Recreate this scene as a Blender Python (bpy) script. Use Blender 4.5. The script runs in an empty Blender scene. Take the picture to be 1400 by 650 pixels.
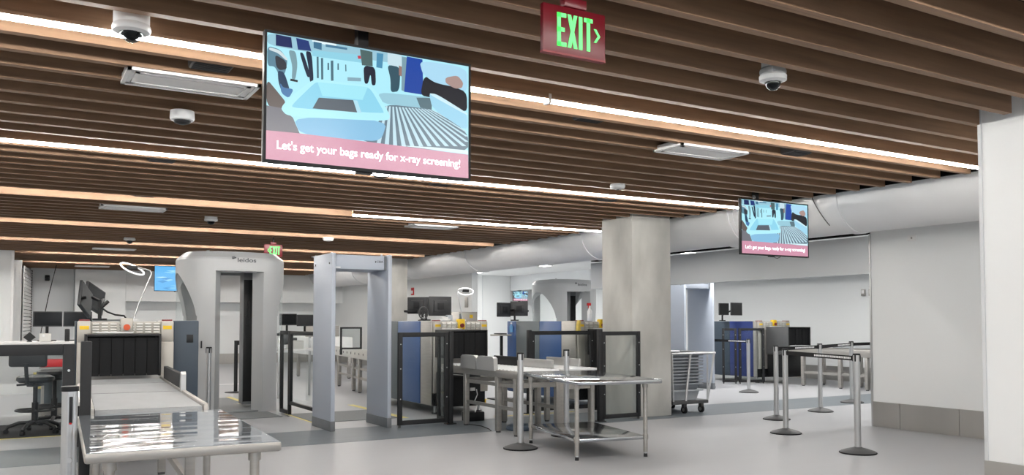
import bpy, bmesh, math, random
from mathutils import Vector, Matrix
random.seed(7)
SC = bpy.context.scene
COL = SC.collection
PI = math.pi
EXPO = 0.5

def lin(c):
    return tuple((x/255/12.92 if x/255 <= .04045 else ((x/255+.055)/1.055)**2.4) for x in c)

# ------------------------------------------------------------------ materials
def newmat(name):
    m = bpy.data.materials.new(name); m.use_nodes = True
    nt = m.node_tree; b = nt.nodes['Principled BSDF']
    return m, nt, b

def mat(name, rgb, rough=.5, metal=0.0, var=.06, scale=(8, 8, 8), bump=0.0, spec=.5, bscale=None, rvar=0.0, bdet=3):
    m, nt, b = newmat(name)
    N = nt.nodes; L = nt.links
    c = lin(rgb)
    tc = N.new('ShaderNodeTexCoord'); mp = N.new('ShaderNodeMapping'); mp.inputs['Scale'].default_value = scale
    nz = N.new('ShaderNodeTexNoise'); nz.inputs['Scale'].default_value = 1.0; nz.inputs['Detail'].default_value = 5
    L.new(tc.outputs['Object'], mp.inputs['Vector']); L.new(mp.outputs['Vector'], nz.inputs['Vector'])
    r = N.new('ShaderNodeValToRGB'); L.new(nz.outputs['Fac'], r.inputs['Fac'])
    r.color_ramp.elements[0].position = .3; r.color_ramp.elements[1].position = .7
    r.color_ramp.elements[0].color = tuple(x*(1-var) for x in c)+(1,)
    r.color_ramp.elements[1].color = tuple(min(1, x*(1+var)) for x in c)+(1,)
    L.new(r.outputs['Color'], b.inputs['Base Color'])
    b.inputs['Roughness'].default_value = rough; b.inputs['Metallic'].default_value = metal
    b.inputs['Specular IOR Level'].default_value = spec
    if rvar:
        mr = N.new('ShaderNodeMapRange'); mr.inputs['To Min'].default_value = max(.02, rough-rvar); mr.inputs['To Max'].default_value = rough+rvar
        L.new(nz.outputs['Fac'], mr.inputs['Value']); L.new(mr.outputs['Result'], b.inputs['Roughness'])
    if bump:
        bp = N.new('ShaderNodeBump'); bp.inputs['Strength'].default_value = bump; bp.inputs['Distance'].default_value = .01
        if bscale:
            mp2 = N.new('ShaderNodeMapping'); mp2.inputs['Scale'].default_value = bscale
            nz2 = N.new('ShaderNodeTexNoise'); nz2.inputs['Scale'].default_value = 1.0; nz2.inputs['Detail'].default_value = bdet
            L.new(tc.outputs['Object'], mp2.inputs['Vector']); L.new(mp2.outputs['Vector'], nz2.inputs['Vector'])
            L.new(nz2.outputs['Fac'], bp.inputs['Height'])
        else:
            L.new(nz.outputs['Fac'], bp.inputs['Height'])
        L.new(bp.outputs['Normal'], b.inputs['Normal'])
    return m

def glow(name, rgb, strength):
    m, nt, b = newmat(name)
    c = lin(rgb)
    b.inputs['Base Color'].default_value = c+(1,)
    b.inputs['Emission Color'].default_value = c+(1,); b.inputs['Emission Strength'].default_value = strength
    b.inputs['Roughness'].default_value = .5
    return m

def glassmat(name, tint=(251, 253, 253), gl=.10, rough=.02):
    m, nt, b = newmat(name); N = nt.nodes; L = nt.links
    N.remove(b); out = N['Material Output']
    tr = N.new('ShaderNodeBsdfTransparent'); tr.inputs['Color'].default_value = lin(tint)+(1,)
    g = N.new('ShaderNodeBsdfGlossy'); g.inputs['Roughness'].default_value = rough; g.inputs['Color'].default_value = (.9, .95, .95, 1)
    lw = N.new('ShaderNodeFresnel'); lw.inputs['IOR'].default_value = 1.35
    mx = N.new('ShaderNodeMixShader')
    ge = N.new('ShaderNodeNewGeometry'); inv = N.new('ShaderNodeMath'); inv.operation = 'SUBTRACT'; inv.inputs[0].default_value = 1.0; L.new(ge.outputs['Backfacing'], inv.inputs[1])
    mu = N.new('ShaderNodeMath'); mu.operation = 'MULTIPLY'; L.new(lw.outputs[0], mu.inputs[0]); L.new(inv.outputs[0], mu.inputs[1]); L.new(mu.outputs[0], mx.inputs[0]); L.new(tr.outputs[0], mx.inputs[1]); L.new(g.outputs[0], mx.inputs[2])
    L.new(mx.outputs[0], out.inputs['Surface'])
    return m

M = {}
M['wood'] = mat('oak_slat', (134, 106, 83), .55, var=.2, scale=(1.2, 40, 22), bump=.12, spec=.25)
M['dark'] = mat('black_void', (12, 11, 11), .9, spec=.1)
M['floor'] = mat('pale_floor_tile', (170, 171, 174), .42, var=.035, scale=(.8, 5, 1), bump=.03, bscale=(14, 60, 1), spec=.32, rvar=.06)
M['band'] = mat('grey_floor_band', (110, 117, 122), .45, var=.05, scale=(1.5, 8, 1), spec=.32)
M['mat'] = mat('grey_floor_mat', (118, 121, 123), .7, var=.08, scale=(30, 30, 1))
M['white'] = mat('white_wall', (240, 242, 242), .6, var=.012, scale=(.6, .6, .6), spec=.3)
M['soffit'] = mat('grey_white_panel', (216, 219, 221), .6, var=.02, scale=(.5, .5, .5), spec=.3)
M['steelbase'] = mat('steel_kickplate', (176, 174, 170), .38, .75, var=.07, scale=(2.2, 2.2, .3), rvar=.06)
M['concrete'] = mat('raw_concrete', (190, 189, 184), .8, var=.17, scale=(2.6, 2.6, 1.3), bump=.25, bscale=(9, 9, 4), spec=.2)
M['duct'] = mat('white_duct', (228, 229, 230), .5, var=.03, scale=(2, 2, 2), spec=.35)
M['steel'] = mat('brushed_steel', (196, 195, 193), .30, .65, var=.03, scale=(2, 2, 2), rvar=.03)
M['steeltop'] = mat('polished_steel_top', (190, 193, 196), .13, 1.0, var=.03, scale=(3, 3, 3), bump=.05, bscale=(3, 9, 2))
M['film'] = mat('film_wrapped_steel', (200, 208, 216), .05, .72, var=.03, scale=(4, 4, 4), bump=.30, bscale=(1.6, 7, 1), bdet=.5)
M['steelmatte'] = mat('satin_steel', (176, 173, 168), .42, .8, var=.06, scale=(4, 4, 40))
M['alu'] = mat('silver_post', (200, 201, 202), .33, .8, var=.03, scale=(5, 5, 5))
M['black'] = mat('black_frame', (36, 37, 39), .65, var=.08, spec=.4)
M['blackp'] = mat('black_plastic', (22, 23, 25), .45, var=.1, spec=.4)
M['rubber'] = mat('black_rubber', (26, 26, 28), .75, var=.1, spec=.25)
M['curtain'] = mat('lead_curtain', (18, 19, 21), .65, var=.15, scale=(20, 20, 1.5), bump=.12, spec=.25)
M['basegrey'] = mat('dark_grey_base', (78, 79, 80), .5, var=.06)
M['blue'] = mat('blue_panel', (60, 94, 148), .32, var=.05, scale=(2, 2, 2))
M['navy'] = mat('navy_panel', (24, 46, 108), .32, var=.05, scale=(2, 2, 2))
M['greyp'] = mat('slate_panel', (104, 113, 118), .45, var=.05, scale=(2, 2, 2))
M['slate'] = mat('dark_slate_panel', (54, 67, 80), .42, var=.05, scale=(2, 2, 2))
M['beige'] = mat('warm_grey_metal', (186, 182, 174), .45, .35, var=.03)
M['louvre'] = mat('pale_louvre', (214, 213, 208), .45, .15, var=.03)
M['belt'] = mat('grey_belt', (160, 163, 165), .6, var=.04, scale=(12, 4, 1))
M['whitetop'] = mat('white_conveyor_top', (224, 226, 227), .35, var=.02)
M['shell'] = mat('scanner_shell', (172, 174, 175), .34, var=.015, scale=(2, 2, 2), spec=.5)
M['shelld'] = mat('scanner_inner', (128, 130, 132), .4, var=.03)
M['gate'] = mat('blue_grey_laminate', (176, 184, 196), .42, var=.02, scale=(2, 2, 2))
M['gatebase'] = mat('gate_kickband', (112, 116, 120), .5, var=.05)
M['yellow'] = mat('yellow_vinyl', (236, 196, 40), .5, var=.04)
M['tape'] = mat('yellow_tape', (226, 212, 132), .6, var=.06)
M['whitep'] = mat('white_plastic', (240, 240, 239), .4, var=.02)
M['greycam'] = mat('camera_shell', (205, 207, 208), .4, var=.02)
M['red'] = mat('red_plastic', (196, 26, 30), .4, var=.06)
M['dred'] = mat('dark_red_lens', (126, 34, 40), .35, var=.06)
M['orange'] = mat('orange_button', (206, 84, 40), .4, var=.05)
M['exitred'] = mat('exit_sign_red', (98, 6, 22), .35, var=.06)
M['tray'] = mat('grey_tray', (142, 147, 153), .5, var=.06)
M['trayl'] = mat('pale_tub', (176, 182, 187), .45, var=.05)
M['cloth'] = mat('yellow_cloth', (214, 190, 96), .8, var=.15, scale=(20, 20, 20))
M['bluebottle'] = mat('blue_bottle', (120, 170, 214), .25, var=.05)
M['bluedark'] = mat('blue_grey_rubber', (84, 100, 116), .45, var=.08)
M['screenoff'] = mat('screen_off', (14, 15, 17), .15, var=.02)
M['monback'] = mat('monitor_back', (52, 53, 55), .45, var=.05)
M['glass'] = glassmat('clear_glass')
M['smoke'] = glassmat('clear_dome', (150, 155, 160))
M['led'] = glow('led_lens', (255, 252, 247), 68.0)
M['ledfar'] = glow('led_lens_mid', (255, 252, 247), 62.0)
M['ledback'] = glow('led_lens_back', (255, 252, 247), 76.0)
M['panel'] = glow('light_panel', (255, 252, 248), 33.0)
M['exitgreen'] = glow('exit_letters', (96, 232, 120), .52)
M['ring'] = glow('lamp_ring', (255, 255, 255), .5)
M['white_mark'] = mat('white_print', (235, 235, 235), .6)
M['logo'] = mat('dark_print', (70, 72, 76), .5)

# picture on the screens: a vertex-coloured flat drawing that gives off its own light
def screenmat():
    m, nt, b = newmat('screen_picture'); N = nt.nodes; L = nt.links
    at = N.new('ShaderNodeVertexColor'); at.layer_name = 'Col'
    b.inputs['Base Color'].default_value = (.01, .01, .01, 1); b.inputs['Roughness'].default_value = .25
    L.new(at.outputs['Color'], b.inputs['Emission Color']); b.inputs['Emission Strength'].default_value = 0.75
    return m
M['picture'] = screenmat()
M['screentext'] = glow('screen_lettering', (240, 248, 250), .8)

# ------------------------------------------------------------------ mesh builder
class MB:
    def __init__(s): s.v = []; s.f = []; s.m = []; s.mats = []
    def mi(s, k):
        if k not in s.mats: s.mats.append(k)
        return s.mats.index(k)
    def add(s, vs, fs, k):
        o = len(s.v); i = s.mi(k)
        s.v += [tuple(v) for v in vs]
        for f in fs: s.f.append(tuple(o+a for a in f)); s.m.append(i)
        return s
    def box(s, x0, x1, y0, y1, z0, z1, k, bev=0.0):
        if bev <= 0:
            vs = [(x, y, z) for x in (x0, x1) for y in (y0, y1) for z in (z0, z1)]
            return s.add(vs, [(0, 1, 3, 2), (4, 6, 7, 5), (0, 4, 5, 1), (2, 3, 7, 6), (0, 2, 6, 4), (1, 5, 7, 3)], k)
        bm = bmesh.new(); bmesh.ops.create_cube(bm, size=1)
        for v in bm.verts:
            v.co = Vector(((x0+x1)/2+v.co.x*(x1-x0), (y0+y1)/2+v.co.y*(y1-y0), (z0+z1)/2+v.co.z*(z1-z0)))
        bmesh.ops.bevel(bm, geom=bm.edges[:], offset=min(bev, .45*min(x1-x0, y1-y0, z1-z0)), segments=2, affect='EDGES', profile=.5)
        s.frombm(bm, k); bm.free(); return s
    def frombm(s, bm, k, mtx=None):
        bm.verts.index_update()
        s.add([(mtx @ v.co if mtx else v.co) for v in bm.verts], [[v.index for v in f.verts] for f in bm.faces], k)
        return s
    def obox(s, c, size, rot, k, bev=0.0):   # oriented box: centre, size, (rx,ry,rz)
        from mathutils import Euler
        t = MB(); t.box(-size[0]/2, size[0]/2, -size[1]/2, size[1]/2, -size[2]/2, size[2]/2, k, bev)
        mt = Matrix.Translation(c) @ Euler(rot).to_matrix().to_4x4()
        return s.add([mt @ Vector(v) for v in t.v], t.f, k)
    def bar(s, p, q, w, h, k, up=(0, 0, 1)):
        p = Vector(p); q = Vector(q); d = (q-p).normalized(); u = Vector(up)
        if abs(d.dot(u)) > .98: u = Vector((0, 1, 0))
        a = d.cross(u).normalized()*w/2; b = a.cross(d).normalized()*h/2
        vs = [p-a-b, p+a-b, p+a+b, p-a+b, q-a-b, q+a-b, q+a+b, q-a+b]
        return s.add(vs, [(3, 2, 1, 0), (4, 5, 6, 7), (0, 1, 5, 4), (1, 2, 6, 5), (2, 3, 7, 6), (3, 0, 4, 7)], k)
    def cyl(s, p, q, r, k, n=16, r2=None):
        p = Vector(p); q = Vector(q); r2 = r if r2 is None else r2
        d = (q-p).normalized(); u = Vector((0, 0, 1)) if abs(d.z) < .9 else Vector((1, 0, 0))
        a = d.cross(u).normalized(); b = d.cross(a)
        vs = []
        for c, rr in ((p, r), (q, r2)):
            for i in range(n):
                t = 2*PI*i/n; vs.append(c+a*math.cos(t)*rr+b*math.sin(t)*rr)
        fs = [(i, (i+1) % n, n+(i+1) % n, n+i) for i in range(n)]+[tuple(range(n))[::-1], tuple(range(n, 2*n))]
        return s.add(vs, fs, k)
    def tube(s, pts, r, k, n=8):
        pts = [Vector(p) for p in pts]; vs = []; fs = []
        prev = None
        for i, p in enumerate(pts):
            d = (pts[min(i+1, len(pts)-1)]-pts[max(i-1, 0)]).normalized()
            if prev is None:
                u = Vector((0, 0, 1)) if abs(d.z) < .9 else Vector((1, 0, 0)); a = d.cross(u).normalized()
            else: a = (prev-d*prev.dot(d)).normalized()
            prev = a; b = d.cross(a)
            for j in range(n):
                t = 2*PI*j/n; vs.append(p+a*math.cos(t)*r+b*math.sin(t)*r)
        for i in range(len(pts)-1):
            for j in range(n): fs.append((i*n+j, i*n+(j+1) % n, (i+1)*n+(j+1) % n, (i+1)*n+j))
        fs += [tuple(range(n))[::-1], tuple(range((len(pts)-1)*n, len(pts)*n))]
        return s.add(vs, fs, k)
    def lathe(s, prof, c, k, n=24):
        vs = []; fs = []; m = len(prof)
        for r, z in prof:
            for j in range(n):
                t = 2*PI*j/n; vs.append((c[0]+r*math.cos(t), c[1]+r*math.sin(t), c[2]+z))
        for i in range(m-1):
            for j in range(n): fs.append((i*n+j, i*n+(j+1) % n, (i+1)*n+(j+1) % n, (i+1)*n+j))
        fs += [tuple(range(n))[::-1], tuple(range((m-1)*n, m*n))]
        return s.add(vs, fs, k)
    def prism(s, poly, axis, a, b, k):      # polygon in the plane normal to axis, pushed from a to b
        def P3(p, t): return {'x': (t, p[0], p[1]), 'y': (p[0], t, p[1]), 'z': (p[0], p[1], t)}[axis]
        n = len(poly); vs = [P3(p, a) for p in poly]+[P3(p, b) for p in poly]
        fs = [tuple(range(n))[::-1], tuple(range(n, 2*n))]+[(i, (i+1) % n, n+(i+1) % n, n+i) for i in range(n)]
        return s.add(vs, fs, k)
    def build(s, name, parent=None, loc=None, rot=None, smooth=.6):
        me = bpy.data.meshes.new(name)
        me.from_pydata(s.v, [], s.f)
        for k in s.mats: me.materials.append(M[k])
        me.polygons.foreach_set('material_index', s.m)
        bm = bmesh.new(); bm.from_mesh(me); bmesh.ops.recalc_face_normals(bm, faces=bm.faces[:]); bm.to_mesh(me); bm.free()
        if smooth:
            me.polygons.foreach_set('use_smooth', [True]*len(me.polygons)); me.set_sharp_from_angle(angle=smooth)
        me.update()
        o = bpy.data.objects.new(name, me); COL.objects.link(o)
        if parent: o.parent = parent
        if loc: o.location = loc
        if rot is not None: o.rotation_euler = (0, 0, rot) if not isinstance(rot, tuple) else rot
        return o

def tag(o, label, cat, group=None):
    o['label'] = label; o['category'] = cat
    if group: o['group'] = group
    return o
def thing(name, label, cat, loc=(0, 0, 0), rot=0.0, group=None):
    o = bpy.data.objects.new(name, None); COL.objects.link(o); o.empty_display_size = .1
    o.location = loc; o.rotation_euler = rot if isinstance(rot, tuple) else (0, 0, rot)
    return tag(o, label, cat, group)
def struct(o): o['kind'] = 'structure'; return o
def dup(root, loc, rot, label, group=None):
    r = root.copy(); COL.objects.link(r); r.location = loc; r.rotation_euler = rot if isinstance(rot, tuple) else (0, 0, rot)
    r['label'] = label
    if group: r['group'] = group
    for ch in list(root.children):
        c = ch.copy(); COL.objects.link(c); c.parent = r
        for g in list(ch.children):
            d = g.copy(); COL.objects.link(d); d.parent = c
    return r
def text(name, s, size, k, parent, loc, rot, ext=.0008, width=None, bold=0.0, align='CENTER', xs=1.0):
    cu = bpy.data.curves.new(name, 'FONT'); cu.body = s; cu.size = size; cu.extrude = ext; cu.align_x = align; cu.align_y = 'CENTER'; cu.offset = bold
    tmp = bpy.data.objects.new(name, cu); COL.objects.link(tmp)
    bpy.context.view_layer.update()
    dg = bpy.context.evaluated_depsgraph_get()
    me = bpy.data.meshes.new_from_object(tmp.evaluated_get(dg))
    bpy.data.objects.remove(tmp)
    if width:
        xsv = [v.co.x for v in me.vertices]; f = width/(max(xsv)-min(xsv))
        for v in me.vertices: v.co.x *= f
    me.materials.clear(); me.materials.append(M[k])
    o = bpy.data.objects.new(name, me); COL.objects.link(o)
    o.parent = parent; o.location = loc; o.rotation_euler = rot
    return o

# ------------------------------------------------------------------ camera
cam = bpy.data.cameras.new('camera'); co = bpy.data.objects.new('camera', cam); COL.objects.link(co)
F = 1176.0
cam.sensor_width = 36; cam.sensor_fit = 'HORIZONTAL'; cam.lens = F/1400*36; cam.shift_y = 67/1400
co.location = (0, 0, 1.3); co.rotation_euler = (PI/2+math.atan(48/F), 0, -math.atan(695/F))
cam.clip_start = .05; cam.clip_end = 200
SC.camera = co

# ------------------------------------------------------------------ setting
struct(MB().box(-7, 17, -5, 28, -.12, 0, 'floor').build('floor'))
struct(MB().box(-7, 15.9, 8.93, 10.1, 0, .0015, 'band').build('trim_1'))
Z0 = 2.73
m = MB()
for k in range(-20, 76):
    y1 = 2.72+.3130*k
    if k % 10 == 6: continue            # the luminaire runs in this slot
    x1 = 5.93 if y1 < 3.6 else 8.02
    x0 = -7
    m.box(x0, x1, y1-.055, y1, Z0, Z0+.17, 'wood')
m.box(-7, 9.4, -5, 28, Z0+.42, Z0+.5, 'dark')
struct(m.build('ceiling', smooth=0))

struct(MB().box(8.035, 8.06, 3.62, 26.3, 2.75, 3.2, 'dark').build('slat_end_shade'))  # added black board: stands for shade in the slat-end gaps, blocks lamp light
# side wall by the camera, long side wall, soffit over the opening
m = MB(); m.box(6.08, 9.6, -5, 3.61, .307, 3.2, 'white'); m.box(6.072, 6.08, 3.595, 3.62, .307, 3.2, 'soffit'); struct(m.build('wall_near'))
struct(MB().box(6.065, 9.6, -5, 3.62, 0, .307, 'steelbase').build('baseboard_near'))
m = MB(); m.box(9.35, 9.5, 3.61, 6.98, .307, 3.1, 'white'); struct(m.build('wall_right'))
m = MB()
for y0, y1 in ((3.62, 4.9), (4.905, 5.85), (5.855, 6.6), (6.605, 6.975)): m.box(9.338, 9.5, y0, y1, 0, .307, 'steelbase')
struct(m.build('baseboard_right'))
struct(MB().box(9.34, 9.51, 6.975, 7.0, .0, 2.4, 'alu').build('trim_2'))
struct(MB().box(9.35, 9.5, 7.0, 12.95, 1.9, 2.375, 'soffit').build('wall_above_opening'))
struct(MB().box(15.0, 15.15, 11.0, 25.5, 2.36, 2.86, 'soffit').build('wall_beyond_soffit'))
struct(MB().box(9.352, 9.498, 7.0, 12.95, 2.41, 3.2, 'dark').build('dark_gap_slab'))  # black slab standing in for the shaded gap above the bulkhead
m = MB(); m.box(9.35, 9.5, 17.65, 27.6, .3, 3.1, 'white'); m.box(9.34, 9.5, 17.66, 27.6, 0, .3, 'steelbase'); struct(m.build('wall_right_far'))
# room beyond the opening
m = MB(); m.box(15.9, 16.05, 3.6, 25.6, .31, 3.0, 'white'); struct(m.build('wall_beyond_side'))
struct(MB().box(15.885, 16.05, 3.6, 25.6, 0, .31, 'steelbase').build('baseboard_beyond'))
m = MB(); m.box(9.5, 16.05, 25.5, 25.65, 0, 3.0, 'white')
for x in (10.6, 11.7, 12.8, 13.9, 15.0): m.box(x, x+.02, 25.49, 25.5, 0, 3.0, 'soffit')
struct(m.build('wall_beyond_back'))
struct(MB().box(9.5, 16.05, 3.6, 25.65, 2.86, 2.95, 'white').build('ceiling_beyond'))
struct(MB().box(9.5, 16.05, 3.5, 3.62, 0, 3.0, 'white').build('wall_beyond_front'))
# back wall with a deep white bulkhead hanging over it
m = MB(); m.box(-7, 9.35, 27.4, 27.55, .31, 3.2, 'white')
for x in (3.0, 5.2, 7.4): m.box(x, x+.012, 27.392, 27.4, .31, 1.9, 'soffit')
struct(m.build('wall_back'))
struct(MB().box(-7, 9.35, 27.38, 27.55, 0, .31, 'steelbase').build('baseboard_back'))
struct(MB().box(2.97, 9.35, 26.5, 27.39, 1.88, 3.1, 'white').build('wall_back_bulkhead'))
struct(MB().box(1.69, 2.965, 26.5, 27.39, 1.36, 3.1, 'white').build('wall_back_box'))
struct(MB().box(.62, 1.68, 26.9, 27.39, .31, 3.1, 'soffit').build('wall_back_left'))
m = MB(); m.box(-7, .16, 20.35, 20.6, .31, 3.1, 'white'); m.box(.12, .17, 20.33, 20.62, .31, 3.1, 'whitep'); m.box(-7, .165, 20.34, 20.6, 0, .31, 'steelbase'); struct(m.build('wall_left'))
m = MB(); m.box(-7, .36, 23.5, 23.8, .31, 3.1, 'white'); m.box(-7, .365, 23.49, 23.8, 0, .31, 'steelbase'); struct(m.build('wall_left_far'))
struct(MB().box(-7.15, -7, -5, 28, 0, 3.2, 'white').build('wall_side'))
# roll-down grille
t = thing('security_grille', 'white roll-down slatted grille in the far left corner beyond the desk', 'grille', (.41, 24.2, 0), -math.atan2(.22, 2.6))
m = MB()
for i in range(26): m.box(-.012, .012, 0, 2.6, .35+i*.09, .35+i*.09+.072, 'whitep')
m.build('slats', t)
m = MB()
for i in range(32): m.box(-.03, .03, 2.6, 2.66, .7+i*.063, .7+i*.063+.045, 'blackp')
m.build('guide_rail', t)

# concrete columns
for yy, nm in ((9.2, 'pillar'), (18.3, 'pillar')):
    m = MB(); m.box(7.33, 8.01, yy, yy+.68, 0, Z0+.3, 'concrete', .008); struct(m.build(nm))

# round air duct
t = thing('air_duct', 'big round white air duct running under the ceiling edge', 'duct', (8.7, 3.7, 2.80))
def ringed(r, y0, y1, k='duct', n=48):
    mm = MB(); mm.cyl((0, y0, 0), (0, y1, 0), r, k, n); return mm
ringed(.45, 0, 23.7).build('duct_pipe', t)
for y in (2.9, 4.55, 8.0, 12.2, 15.6, 19.0): ringed(.463, y, y+.1).build('joint_band', t)
ringed(.478, 4.62, 4.95).build('joint_band', t)
m = MB(); m.tube([(-.455+.0*j, 3.25-.02*j, 0) for j in range(1)]+[(-.462*math.cos(a), 3.25-.12*math.sin(a*1.6), -.462*math.sin(a)) for a in [.1*i for i in range(1, 10)]], .006, 'basegrey', 6); m.build('seam_strap', t)

# ------------------------------------------------------------------ ceiling things
rowname = {-2: 'behind the viewer', -1: 'over the viewer', 0: 'nearest bright line, passing behind the big screen', 1: 'second bright line, ending at the small screen',
           2: 'third line, bright only on its right half', 3: 'fourth line, faint glow on the slat', 4: 'fifth line, above the metal detector', 5: 'sixth line, over the scanner roof', 6: 'seventh line, last before the back wall'}
for j in range(-2, 7):
    yc = 2.72+.3130*(6+10*j)-.0275
    x1 = 5.9 if j < 0 else (7.86 if j == 0 else 7.96 if j == 1 else 8.0)
    x0 = -6.9 if j < 5 else .55
    t = thing('linear_light', 'slim ceiling light in the slats, '+rowname[j], 'ceiling light', (0, yc, Z0), 0, 'linear lights between the slats')
    segs = [(x0, x1, -.035)] if j < 2 else ([(x0, 3.95, .05), (3.95, x1, -.035)] if j == 2 else [(x0, x1, .032)])
    h = MB(); l = MB(); e = MB()
    for a, b, dz in segs:
        h.box(a, b, -.03, .03, dz+.022, .17, 'wood')
        n = 6; prof = [(-.014*math.cos(PI*i/n), dz+.022-.022*math.sin(PI*i/n)) for i in range(n+1)]
        cuts = [a]
        while cuts[-1]+2.44 < b: cuts.append(cuts[-1]+2.44)
        cuts.append(b)
        for u, v in zip(cuts[:-1], cuts[1:]):
            l.prism(prof, 'x', u+.004, v-.004, 'led' if j < 3 else 'ledfar' if j < 5 else 'ledback')
        e.box(b, b+.02, -.03, .03, dz, .17, 'alu')
    MB().box(x0+.05, x1-.05, -.004, .004, .165, .425, 'blackp').build('hanger', t)
    h.build('housing', t); l.build('diffuser', t); e.build('end_cap', t)
    if j == 0:
        MB().box(2.955, 2.975, -.032, .032, -.04, .02, 'alu').build('joint_clip', t)

def vent(x, y, w, label):
    t = thing('air_vent', label, 'air vent', (x, y, Z0), 0, 'white slot air vents in the slat ceiling')
    m = MB(); d = .36
    for k, (i0, z) in enumerate(((0, -.016), (.025, -.010), (.05, -.016))):
        i1 = i0+.022
        m.box(-w/2+i0, w/2-i0, -d/2+i0, -d/2+i1, z, .03, 'whitep'); m.box(-w/2+i0, w/2-i0, d/2-i1, d/2-i0, z, .03, 'whitep')
        m.box(-w/2+i0, -w/2+i1, -d/2+i0, d/2-i0, z, .03, 'whitep'); m.box(w/2-i1, w/2-i0, -d/2+i0, d/2-i0, z, .03, 'whitep')
    m.build('frame', t)
    MB().box(-w/2+.07, w/2-.07, -d/2+.10, d/2-.07, -.012, .0, 'whitep').build('deflector', t)
    MB().box(-w/2+.02, w/2-.02, -d/2+.02, d/2-.02, .02, .04, 'dark').build('throat', t)
vent(.94, 5.37, .74, 'white slot air vent left of the big screen under the first light line')
vent(5.02, 5.36, .76, 'white slot air vent right of the exit sign and big screen')
vent(1.38, 11.72, .76, 'white slot air vent at the left, under the third line of light')
vent(5.52, 11.72, .74, 'white slot air vent below the bright half of the third light line')
vent(1.85, 18.5, .76, 'small far white air vent left of the body scanner roof')
vent(1.95, 24.6, .8, 'farthest tiny white air vent near the back wall')
vent(6.2, 18.4, .74, 'far white air vent seen just left of the metal detector header')

def dome(x, y, r, label, kind):
    t = thing('dome_camera', label, 'security camera', (x, y, Z0+.04), 0)
    MB().cyl((0, 0, 0), (0, 0, .15), r*.93, 'greycam', 28).build('mount', t)
    if kind == 'round':
        m = MB(); m.lathe([(r*.98, .0), (r*.98, -.055), (r*1.03, -.06), (r*1.06, -.075), (r*1.0, -.088), (r*.68, -.096), (r*.6, -.09)], (0, 0, 0), 'greycam', 32); m.build('body', t)
    else:
        m = MB(); m.box(-r*.9, r*.9, -r*.8, r*.8, -.05, .0, 'greycam', .02); m.lathe([(r*.9, -.03), (r*1.12, -.05), (r*1.1, -.075), (r*.7, -.085), (r*.55, -.08)], (0, 0, 0), 'greycam', 32); m.build('body', t)
    m = MB(); m.lathe([(r*.62*math.cos(a), -.088-r*.62*math.sin(a)) for a in [i*PI/2/8 for i in range(8)]]+[(.002, -.088-r*.62)], (0, 0, 0), 'smoke', 24); m.build('dome', t)
    m = MB(); m.lathe([(r*.50, -.086), (r*.5, -.10), (r*.36, -.09-r*.3), (r*.12, -.09-r*.46)], (0, 0, 0), 'blackp', 20); m.build('lens_ball', t)
dome(.498, 4.413, .083, 'large white dome camera in front of the nearest light line, at upper left', 'round')
dome(3.81, 3.475, .07, 'white dome camera right of the big exit sign', 'square')
dome(2.43, 12.245, .085, 'far white dome camera above the body scanner', 'round')
dome(1.835, 15.99, .085, 'tiny far dome camera left of the body scanner roof', 'square')
t = thing('multi_lens_camera', 'flat round white ceiling camera with dark underside, left of the big screen', 'security camera', (1.02, 6.135, Z0))
m = MB(); m.lathe([(.078, .0), (.08, -.05), (.074, -.062), (.055, -.066)], (0, 0, 0), 'greycam', 28); m.build('body', t)
m = MB(); m.lathe([(.06, -.06), (.052, -.078), (.02, -.09)], (0, 0, 0), 'blackp', 24); m.build('lens_cover', t)
t = thing('smoke_detector', 'small pale ceiling sensor above the concrete column', 'ceiling sensor', (5.48, 7.11, Z0))
m = MB(); m.lathe([(.075, .0), (.08, -.02), (.07, -.045), (.03, -.055)], (0, 0, 0), 'greycam', 24); m.build('body', t)
MB().cyl((0, 0, -.05), (0, 0, -.06), .014, 'blackp', 12).build('sensor_eye', t)
t = thing('smoke_detector', 'tiny pale sensor under the slats right of the metal detector header', 'ceiling sensor', (4.75, 14.2, Z0))
m = MB(); m.lathe([(.09, .0), (.095, -.02), (.08, -.05), (.03, -.06)], (0, 0, 0), 'greycam', 24); m.build('body', t)
for x, y, lb in ((.99, 5.06, 'dark round speaker in the slot left of the big screen'), (1.2, 8.3, 'dark speaker just beyond the second light line at left'), (1.37, 10.65, 'dark speaker above the left far air vent'),
              (3.6, 4.99, 'dark speaker below the first light line, under the exit sign'), (5.86, 5.13, 'dark speaker under the first light line near the ceiling edge'), (3.96, 8.2, 'dark speaker under the lower right corner of the big screen'), (6.2, 8.3, 'dark speaker in the slot left of the concrete column top')):
    t = thing('ceiling_speaker', lb, 'ceiling speaker', (x, y-.01, Z0+.015), 0, 'dark speakers in the slats')
    m = MB(); m.box(-.115, .115, -.10, .075, .0, .15, 'basegrey', .015); m.build('housing', t)
    m = MB()
    for i in range(7): m.box(-.10, .10, -.09+i*.023, -.08+i*.023, -.003, .002, 'black')
    m.build('grille', t)

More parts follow.
